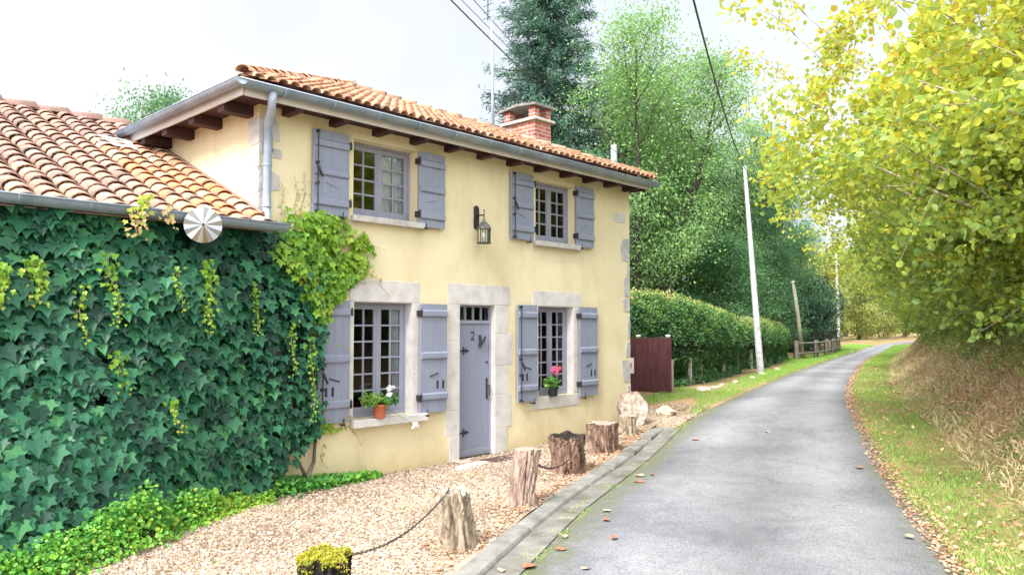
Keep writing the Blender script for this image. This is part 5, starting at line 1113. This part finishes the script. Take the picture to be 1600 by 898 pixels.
M['ger'] = leafmat('geranium_leaves', [(.03, .12, .03), (.08, .24, .05), (.18, .36, .07), (.36, .38, .08)], transl=.3)
def pot(label, x, y, z, r0, h, mat, spread, hgt, nleaf, flowers, seed):
    r = np.random.default_rng(seed); root = empty('flower_pot', label, 'flower pot', loc=(x, y, z))
    MB().lathe([(r0 * .76, 0), (r0 * .80, .005), (r0 * .93, h * .78), (r0 * .94, h * .79), (r0 * 1.04, h * .80), (r0 * 1.06, h), (r0 * .95, h), (r0 * .90, h * .86), (.01, h * .85)], 24).build('pot', mat, root, smooth=False, bevel=.002)
    P = []; 
    m = MB()
    for k in range(16):
        a_ = r.uniform(0, 6.28); L = r.uniform(.3, 1); e = (math.cos(a_) * spread[0] * L, math.sin(a_) * spread[1] * L, h + hgt * r.uniform(.2, 1) * (1 - .4 * L)); m.tube([(0, 0, h * .85), (e[0] * .4, e[1] * .4, h + hgt * .5), e], .003, 4)
        P += [np.array(e) + r.normal(size=3) * np.array((.035, .025, .025)) for _ in range(nleaf // 16)]
    pl = m.build('stems', M['ger'], root)
    P = np.array(P); P[:, 1] = np.minimum(P[:, 1], .10); n = len(P); leaves('foliage', P, r.uniform(.022, .048, n), unit(r.normal(size=(n, 3)) + np.array((0, -.4, 0))), unit(r.normal(size=(n, 3)) * .5 + np.array((0, -.5, .8))), ROUND, M['ger'], np.clip(r.normal(.45, .2, n) - P[:, 0] * 1.2 * (spread[0] > .2), 0, 1), root)
    for (fx, fy, fz, fr, fm) in flowers:
        n = 70; d_ = unit(r.normal(size=(n, 3))); leaves('flower_head', np.array((fx, fy, fz)) + d_ * fr * r.uniform(.55, 1, (n, 1)), r.uniform(.014, .024, n), unit(rdir(n)), d_, ROUND, fm, r.uniform(0, 1, n), root)
        MB().tube([(0, 0, h * .9), (fx * .5, fy * .5, (fz + h) / 2), (fx, fy, fz)], .0025, 4).build('flower_stalk', M['ger'], root)
    return root
wf = tintmat('white_petals', [(.80, .80, .82), (.9, .9, .9)], .6); pf = tintmat('pink_petals', [(.62, .10, .26), (.80, .22, .42)], .6); rf = tintmat('coral_red_petals', [(.65, .07, .06), (.8, .14, .12)], .6)
pot('terracotta pot of green geraniums with white blooms on the left window sill', 5.74, 7.66, .722, .085, .165, simple('terracotta', [(.36, .085, .035), (.46, .13, .06)], 5, .7, 40, .2, .002), (.27, .07), .13, 700, [(.13, -.02, .35, .038, wf), (.12, -.03, .27, .036, wf), (.44, -.15, -.12, .04, wf), (.21, .0, .36, .016, wf)], 61)
pot('black plastic pot with pink and coral geraniums on the sill right of the door', 9.06, 7.68, .762, .085, .15, simple('black_plastic', [(.01, .012, .016), (.018, .02, .025)], 5, .4), (.10, .07), .16, 420, [(-.05, -.04, .40, .042, pf), (.01, -.05, .36, .038, pf), (.05, -.04, .41, .034, pf), (.14, -.02, .42, .034, rf), (.0, -.02, .44, .03, pf)], 62)

# gate panel, sign
gA, gB = np.array((13.45, 10.25)), np.array((14.42, 8.86)); gd = unit(gB - gA); gL = np.linalg.norm(gB - gA); gz = .20
GT = empty('gate', 'dark purplish-brown boarded gate standing right behind the house corner', 'gate', loc=(gA[0], gA[1], gz), rz=math.atan2(gd[1], gd[0]))
def reedmat():
    m, t, b, o = nodes('purple_brown_boards'); v = coord(t, (1, 1, .05)); n = noise(t, 40, 5, .7, v); r = ramp(t, [(.035, .008, .012), (.105, .028, .035), (.18, .07, .075)], [.3, .55, .8]); t.links.new(n.outputs[0], r.inputs[0]); t.links.new(r.outputs[0], b.inputs['Base Color']); b.inputs['Roughness'].default_value = .7; bump(t, n.outputs[0], .5, .01, b); return m
mb = MB(); x = 0
while x < gL - .01: w_ = .012; mb.bbox((x, -.008 + random.uniform(-.002, .002), .0 + random.uniform(0, .015)), (x + .0235, .008, 1.40 + random.uniform(-.006, .006)), .003); x += .024
mb.build('boards', reedmat(), GT)
for z in (.2, 1.05): MB().box((0, .012, z), (gL, .05, z + .07)).build('rail', M['rafter'], GT)
for x in (gL - .70, gL - .06): MB().box((x - .04, .052, -.2), (x + .04, .13, 1.42)).build('post', M['stem'], GT).data; MB().box((x - .05, .045, 1.422), (x + .05, .14, 1.46)).build('post_cap', wf, GT, bevel=.004)
MB().box((gL + .004, -.02, -.1), (gL + .05, .05, .92)).build('side_batten', M['stem'], GT, bevel=.004)
sx = gL - .93
SG = empty('sign', 'small white plate with a red patch on the gate by the house corner', 'sign', loc=(gA[0] + gd[0] * sx, gA[1] + gd[1] * sx, gz + .78), rz=math.atan2(gd[1], gd[0]))
MB().box((-.10, -.022, -.16), (.13, -.012, .18)).build('plate', wf, SG, bevel=.004); MB().box((-.02, -.026, -.04), (.08, -.0225, .07)).build('red_patch', rf, SG)

# hedge
def hedge(name, label, path, tops, hw, n, seed, z0=.40):
    path = np.array(path, float); d = np.r_[0, np.cumsum(np.linalg.norm(np.diff(path, axis=0), axis=1))]; L = d[-1]; root = empty(name, label, 'hedge', 'clipped hedge along the lane')
    def surf(s, a):
        # s along, a in 0..1 around the section from front foot over the top to the back foot
        px_, py_ = np.interp(s, d, path[:, 0]), np.interp(s, d, path[:, 1]); tx = np.interp(s + .2, d, path[:, 0]) - np.interp(s - .2, d, path[:, 0]); ty = np.interp(s + .2, d, path[:, 1]) - np.interp(s - .2, d, path[:, 1]); l = np.hypot(tx, ty); tx, ty = tx / l, ty / l
        H_ = np.interp(s, d, tops); th = np.pi * (1.15 * a - .075); c_, s_ = np.cos(th), np.sin(th); e = .62; zc = z0 + .45 * (H_ - z0)
        endr = np.clip(np.minimum(s, L - s) / .8, 0, 1) ** .5
        w_ = hw * np.abs(c_) ** e * np.sign(c_) * (.35 + .65 * endr) * (1 + .10 * vnoise(s, a * 6, 1.6, seed)); zz = np.where(s_ > 0, zc + (H_ - zc) * np.abs(s_) ** .8 * (.75 + .25 * endr), zc - (zc - z0) * np.abs(s_) ** .5 * 1.0) + .05 * vnoise(s, a * 5, 2.2, seed + 1)
        low = np.clip((a - .5) * 0 + (zc - zz) / (zc - z0 + .01), 0, 1)
        return np.stack([px_ + ty * w_ * (1 - .45 * low), py_ - tx * w_ * (1 - .45 * low), zz], -1)
    s = rng.uniform(0, L, n); a = rng.uniform(-.06, .8, n) ; P = surf(s, a); Pn = surf(s, a + .01) - surf(s, a - .01); Ps = surf(s + .02, a) - surf(s - .02, a); N = unit(np.cross(Ps, Pn)); 
    ctr = np.stack([np.interp(s, d, path[:, 0]), np.interp(s, d, path[:, 1]), np.interp(s, d, tops) * .55], -1); N = N * np.sign((N * (P - ctr)).sum(1))[:, None]
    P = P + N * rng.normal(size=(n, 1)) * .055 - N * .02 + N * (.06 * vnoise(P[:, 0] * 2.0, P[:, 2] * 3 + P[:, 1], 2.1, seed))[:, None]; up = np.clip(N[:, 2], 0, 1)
    tint = np.clip(.28 + .5 * up ** 1.5 + .16 * vnoise(P[:, 0] * 2, P[:, 2] * 2 + P[:, 1], 1.7, 2) + rng.normal(size=n) * .13, 0, 1)  # paler tint on upward leaves paints a sunlit top and dry clipped growth
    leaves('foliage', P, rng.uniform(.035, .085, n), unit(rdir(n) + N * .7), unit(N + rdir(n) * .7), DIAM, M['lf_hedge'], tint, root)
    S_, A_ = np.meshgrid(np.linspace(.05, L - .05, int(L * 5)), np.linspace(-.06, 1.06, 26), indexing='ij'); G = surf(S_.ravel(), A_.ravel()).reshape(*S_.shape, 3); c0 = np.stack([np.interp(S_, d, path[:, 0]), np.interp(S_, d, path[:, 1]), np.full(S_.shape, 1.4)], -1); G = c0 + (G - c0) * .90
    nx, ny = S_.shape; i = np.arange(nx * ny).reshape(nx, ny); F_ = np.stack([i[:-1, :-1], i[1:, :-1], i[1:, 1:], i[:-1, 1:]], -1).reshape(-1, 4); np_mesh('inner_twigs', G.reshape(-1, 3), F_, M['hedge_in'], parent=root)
    mb = MB(); s = .3
    while s < L - .2:
        x, y = np.interp(s, d, path[:, 0]), np.interp(s, d, path[:, 1]); mb.tube([(x, y, tz(x, y) - .1), (x + .03, y - .03, .8), (x, y, 1.3)], [.05, .04, .03], 6); s += .7
    mb.build('stems', M['bark_dark'], root)
    # ragged low growth in the dark gap underneath
    n2 = int(n * .16); s = rng.uniform(0, L, n2); q = surf(s, np.full(n2, .02)); P = np.c_[q[:, :2] + (np.stack([np.interp(s, d, path[:, 0]), np.interp(s, d, path[:, 1])], 1) - q[:, :2]) * rng.uniform(-.1, .8, (n2, 1)), np.zeros(n2)]
    P[:, 2] = terrain(P[:, 0], P[:, 1]) + rng.uniform(0, .55, n2) * (.5 + .5 * vnoise(s, s * 0, 1.3, 3)); leaves('low_growth', P, rng.uniform(.05, .10, n2), rdir(n2), unit(rdir(n2) + np.array((0, -.3, .6))), LEAF6, M['lf_mid'], np.clip(rng.normal(.5, .2, n2), 0, 1), root)
    return root
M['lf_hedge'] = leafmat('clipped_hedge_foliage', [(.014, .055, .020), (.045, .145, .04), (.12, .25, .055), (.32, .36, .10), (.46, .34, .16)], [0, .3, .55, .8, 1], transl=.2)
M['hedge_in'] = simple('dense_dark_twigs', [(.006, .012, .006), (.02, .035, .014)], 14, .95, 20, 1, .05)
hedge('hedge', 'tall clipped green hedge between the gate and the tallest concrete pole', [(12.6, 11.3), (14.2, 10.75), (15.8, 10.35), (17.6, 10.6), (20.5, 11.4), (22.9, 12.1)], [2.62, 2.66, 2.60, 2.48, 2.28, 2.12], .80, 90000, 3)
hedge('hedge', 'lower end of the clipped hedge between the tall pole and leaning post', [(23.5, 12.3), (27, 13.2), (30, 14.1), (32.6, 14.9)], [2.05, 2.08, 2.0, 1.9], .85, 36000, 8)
# concrete stakes with strands of wire at the hedge foot
for i, (px_, py_) in enumerate([(15.45, 9.22), (16.9, 9.42), (17.8, 9.62), (20.2, 10.25), (22.2, 10.85), (24.5, 11.5), (26.8, 12.1), (29.5, 13.0)]):
    q = MB(); q.bbox((-.045, -.045, -.1), (.045, .045, .70), .008); o = q.build('fence_post', M['slab']); o.location = (px_ - .12, py_ + .36, tz(px_, py_)); o.rotation_euler = (random.uniform(-.03, .03), random.uniform(-.04, .04), .3); tag(o, 'short grey concrete post under the hedge, %s counted from the gate' % ['first', 'second', 'third', 'fourth', 'fifth', 'sixth', 'seventh', 'eighth'][i], 'post', 'short posts under the hedge')
# rail fence
M['oldwood'] = simple('weathered_grey_wood', [(.13, .12, .10), (.25, .23, .19)], 8, .9, 30, .4, .005)
RF = empty('rail_fence', 'low wooden rail fence with mesh top beyond the hedge', 'fence')
FP = [(32.6, 13.75), (35.3, 13.95), (38.5, 14.7), (41.8, 15.6), (45.0, 16.5)]
for i, (x, y) in enumerate(FP):
    MB().box((x - .07, y - .07, tz(x, y) - .1), (x + .07, y + .07, tz(x, y) + .86)).build('post', M['oldwood'], RF, bevel=.01)
for (p, q) in zip(FP, FP[1:]):
    for h in (.30, .74): MB().tube([(p[0], p[1] - .08, tz(*p) + h), (q[0], q[1] - .08, tz(*q) + h)], .04, 6).build('rail', M['oldwood'], RF)
for p in FP: MB().tube([(p[0], p[1] + .12, .3), (p[0], p[1] + .12, 1.62)], .03, 6).build('mesh_stake', M['iron'], RF)
mb = MB(); 
for (p, q) in zip(FP, FP[1:]):
    for h in (1.0, 1.15, 1.3, 1.45, 1.6): mb.tube([(p[0], p[1] + .12, h), (q[0], q[1] + .12, h)], .008, 4)
    for k in range(12): t = k / 12; x, y = p[0] + (q[0] - p[0]) * t, p[1] + .12 + (q[1] - p[1]) * t; mb.tube([(x, y, .5), (x, y, 1.6)], .006, 4)
mb.build('wire_mesh', M['iron'], RF)

# poles and wires
M['pole'] = simple('pale_concrete_pole', [(.26, .27, .29), (.38, .39, .41), (.48, .48, .50)], 6, .85, 30, .3, .004)
def cpole(label, x, y, H, lean, w0=.22, w1=.12, z=None, notch=True):
    z = tz(x, y) if z is None else z; root = empty('utility_pole', label, 'utility pole', loc=(x, y, z), rz=.5); mb = MB(); n = 9; V = []; th = math.cos(.5), math.sin(.5)
    lx = lean[0] * th[0] + lean[1] * th[1]; ly = -lean[0] * th[1] + lean[1] * th[0]
    def ring(v): w_ = w0 + (w1 - w0) * v; d_ = w_ * .72; c = w_ * .12; X, Y = lx * v, ly * v; a, b = w_ / 2, d_ / 2; return [(X + sx_ , Y + sy_, H * v) for sx_, sy_ in ((-a + c, -b), (a - c, -b), (a, -b + c), (a, b - c), (a - c, b), (-a + c, b), (-a, b - c), (-a, -b + c))]
    for j in range(n + 1): V += ring(-.05 + 1.05 * j / n)
    mb.add(V, [(j * 8 + k, j * 8 + (k + 1) % 8, (j + 1) * 8 + (k + 1) % 8, (j + 1) * 8 + k) for j in range(n) for k in range(8)] + [tuple(range(n * 8, n * 8 + 8))]); mb.build('shaft', M['pole'], root)
    if notch:
        mb = MB()
        for k in range(int(H / .55)):
            v = (k + .7) * .42 / H; w_ = w0 + (w1 - w0) * v; mb.box((lx * v - w_ * .30, ly * v - w_ * .37, H * v), (lx * v + w_ * .30, ly * v - w_ * .355, H * v + .02))
        o = mb.build('step_holes', M['slab'], root); o['kind'] = 'stuff'
    return root
cpole('tallest pale concrete pole leaning left in front of the hedge', 23.5, 11.12, 6.75, (-.20, .34), .30, .14)
cpole('pale concrete pole far down the lane at the bend', 60, 22.0, 7.6, (-.2, 0), .30, .16, z=.4)
cpole('weathered concrete pole showing above the right end of the cottage roof', 20.3, 14.55, 7.6, (0, 0), .27, .25, z=.2, notch=False)
WP = empty('wooden_pole', 'thin weathered wooden post leaning left beside the rail fence', 'pole', loc=(33.8, 13.95, .35)); MB().tube([(0, 0, -.3), (-.12, .15, 1.8), (-.25, .32, 3.55)], [.10, .085, .07], 10).build('shaft', simple('greenish_old_wood', [(.20, .20, .14), (.34, .33, .25)], 6, .9, 30, .4, .006, stretch=(1, 1, .2)), WP, smooth=True)
MB().tube([(-.30, .25, 3.42), (-.05, .1, 3.5)], .02, 6).build('bracket', M['iron'], WP)
def wire(label, p, q, sag, r_=.008): o = MB().tube(cat(p, q, sag, 20), r_, 5).build('overhead_wire', M['iron']); return tag(o, label, 'wire', 'overhead wires')
wire('thickest overhead wire crossing above the cottage roof', (20.3, 14.45, 7.55), (5.4, 6.75, 6.1), .15, .011)
wire('thin overhead wire just above the thickest one', (20.3, 14.5, 7.75), (5.85, 6.72, 6.0), .1, .005)
wire('upper overhead wire passing behind the antenna mast', (20.3, 14.6, 7.78), (6.1, 6.75, 6.1), .1, .006)
wire('dark cable coming down to the top of the tallest concrete pole', (23.3, 11.42, 7.0), (7.72, 4.55, 6.25), .35, .016)
wire('slack wire between the tallest concrete pole and the wooden post', (23.4, 11.25, 3.6), (33.6, 14.2, 3.85), .5, .012)
# rocks at the hedge foot and by the corner
M['rock'] = simple('pale_limestone_rock', [(.34, .27, .20), (.50, .42, .33), (.62, .56, .48)], 6, .9, 20, .7, .02)
for i, (x, y, s, l) in enumerate([(11.75, 7.35, .17, 'largest cream rock beside the upright log slice'), (12.1, 7.55, .10, 'small rock just right of the cream rock by the corner'), (15.7, 8.80, .13, 'flat white stone in the soil nearest the gate'), (16.6, 9.0, .08, None), (17.4, 9.25, .07, None), (18.6, 9.5, .08, None), (20.6, 10.0, .08, None), (22.2, 10.45, .10, None), (24.8, 11.15, .09, None)]):
    r = np.random.default_rng(200 + i); mb = MB(); n1, n2 = 12, 7; vs = []
    for j in range(n2 + 1):
        ph_ = math.pi * j / n2
        for k in range(n1):
            a_ = 2 * math.pi * k / n1; q = 1 + .16 * math.sin(2 * a_ + i) + .10 * math.sin(3 * ph_ + 2 * a_) + .07 * r.normal(); q = q if 0 < j < n2 else 1; vs.append((s * 1.25 * q * math.sin(ph_) * math.cos(a_), s * q * math.sin(ph_) * math.sin(a_), s * .62 * q * math.cos(ph_)))
    mb.add(vs, [(j * n1 + k, (j + 1) * n1 + k, (j + 1) * n1 + (k + 1) % n1, j * n1 + (k + 1) % n1) for j in range(n2) for k in range(n1)]); o = mb.build('rock', M['rock']); o.location = (x, y, tz(x, y) + s * .25); o.rotation_euler = (0, 0, i); tag(o, l or 'pale rock in the soil at the hedge foot, %s counted from the gate' % ['', '', '', 'second', 'third', 'fourth', 'fifth', 'sixth', 'seventh'][i], 'rock', 'rocks in the soil by the hedge')
# leaves on the lane, loose twigs
LP = [(4.35, 3.95), (4.15, 4.02), (4.9, 4.05), (5.2, 4.28), (7.6, 5.15), (7.9, 5.32), (8.05, 5.22), (6.2, 4.55), (5.9, 4.35), (4.6, 3.6), (5.4, 3.9), (4.6, 1.5), (4.9, 1.62), (7.2, 2.1), (9.8, 3.4), (11.2, 5.2), (10.3, 5.9), (3.6, 3.75)]
lm = [simple('rusty_leaf', [(.24, .08, .04), (.38, .17, .09)], 30, .8), simple('tan_leaf', [(.42, .27, .16), (.55, .40, .26)], 30, .8)]
for i, (x, y) in enumerate(LP):
    r = np.random.default_rng(300 + i); n = 12; s = r.uniform(.03, .055) * (1.4 if i in (4, 5, 0) else 1); V = [(0, 0, .012)]
    for k in range(n): a_ = 2 * math.pi * k / n; q = s * (1 + .35 * math.cos(a_) + .12 * math.cos(5 * a_)); V.append((q * math.cos(a_), q * .7 * math.sin(a_), .004 + .014 * abs(math.sin(a_ + i)) + .006 * r.uniform()))
    o = MB().add(V, [(0, k + 1, (k + 1) % n + 1) for k in range(n)]).build('fallen_leaf', lm[i % 2], smooth=True); o.location = (x, y, float(rise(x)) + (.074 if float(sdist(LEc, [x], [y])[0]) > -.5 else .090)); o.rotation_euler = (0, 0, i * 1.3)
    dl_ = float(sdist(LEc, [x], [y])[0]); tag(o, 'brown autumn leaf lying near the kerb gutter' if dl_ > -.5 else 'brown autumn leaf lying out on the asphalt', 'leaf', 'fallen leaves near the gutter' if dl_ > -.5 else 'fallen leaves on the asphalt')
# tufts growing along the gutter joint and in the gravel
P, d = band(5200, 3.2, 11.5, -.10, .10, -1, 1.2); P = P[vnoise(P[:, 0], P[:, 1], 2.4, 3) > .1]; P[:, 2] = rise(P[:, 0]) + .068; n = len(P)
tag(leaves('gutter_moss', P, rng.uniform(.01, .03, n), unit(rng.normal(size=(n, 3)) * .8 + np.array((0, 0, .7))), rdir(n), DIAM, M['grass'], np.clip(rng.normal(.6, .2, n), 0, 1), wid=.5), 'moss and tiny weeds in the joint between gutter and asphalt', 'moss', kind='stuff')
n = 5000; X = rng.uniform(2.4, 12, n); Y = rng.uniform(4, 7.6, n); m = yard_mask(X, Y) & (vnoise(X, Y, 1.9, 11) > .62); X, Y = X[m], Y[m]; n = len(X)
tag(leaves('gravel_weeds', np.stack([X, Y, terrain(X, Y) + .02], 1), rng.uniform(.015, .045, n), unit(rng.normal(size=(n, 3)) * .7 + np.array((0, 0, .7))), rdir(n), DIAM, M['grass'], rng.uniform(.2, .8, n), wid=.5), 'sparse small weeds growing through the gravel', 'weeds', kind='stuff')
n = 900; X = rng.uniform(2.4, 12.5, n); Y = rng.uniform(3.8, 7.6, n)
sx_ = np.array([(2.63, 4.06), (4.27, 4.63), (5.66, 5.24), (7.38, 6.0), (8.8, 6.53), (9.98, 6.93), (10.62, 7.28)]); k_ = rng.integers(0, 7, 1500); aa = rng.uniform(0, 6.28, 1500); q_ = .17 + np.abs(rng.normal(size=1500)) * .09
X = np.r_[X, sx_[k_, 0] + q_ * np.cos(aa)]; Y = np.r_[Y, sx_[k_, 1] + q_ * np.sin(aa)]; bb, _ = band(1600, 2.5, 10.6, .44, .56, -1, 1.0); X = np.r_[X, bb[:, 0]]; Y = np.r_[Y, bb[:, 1]]; m = yard_mask(X, Y); X, Y = X[m], Y[m]; n = len(X)
tag(leaves('yard_leaf_litter', np.stack([X, Y, terrain(X, Y) + .03], 1), rng.uniform(.012, .042, n), unit(rng.normal(size=(n, 3)) * np.array((1, 1, .2))), unit(rng.normal(size=(n, 3)) * .3 + np.array((0, 0, 1))), LEAF6, M['litter'], rng.uniform(0, 1, n)), 'small fallen leaves scattered over the gravel', 'fallen leaves', kind='stuff')
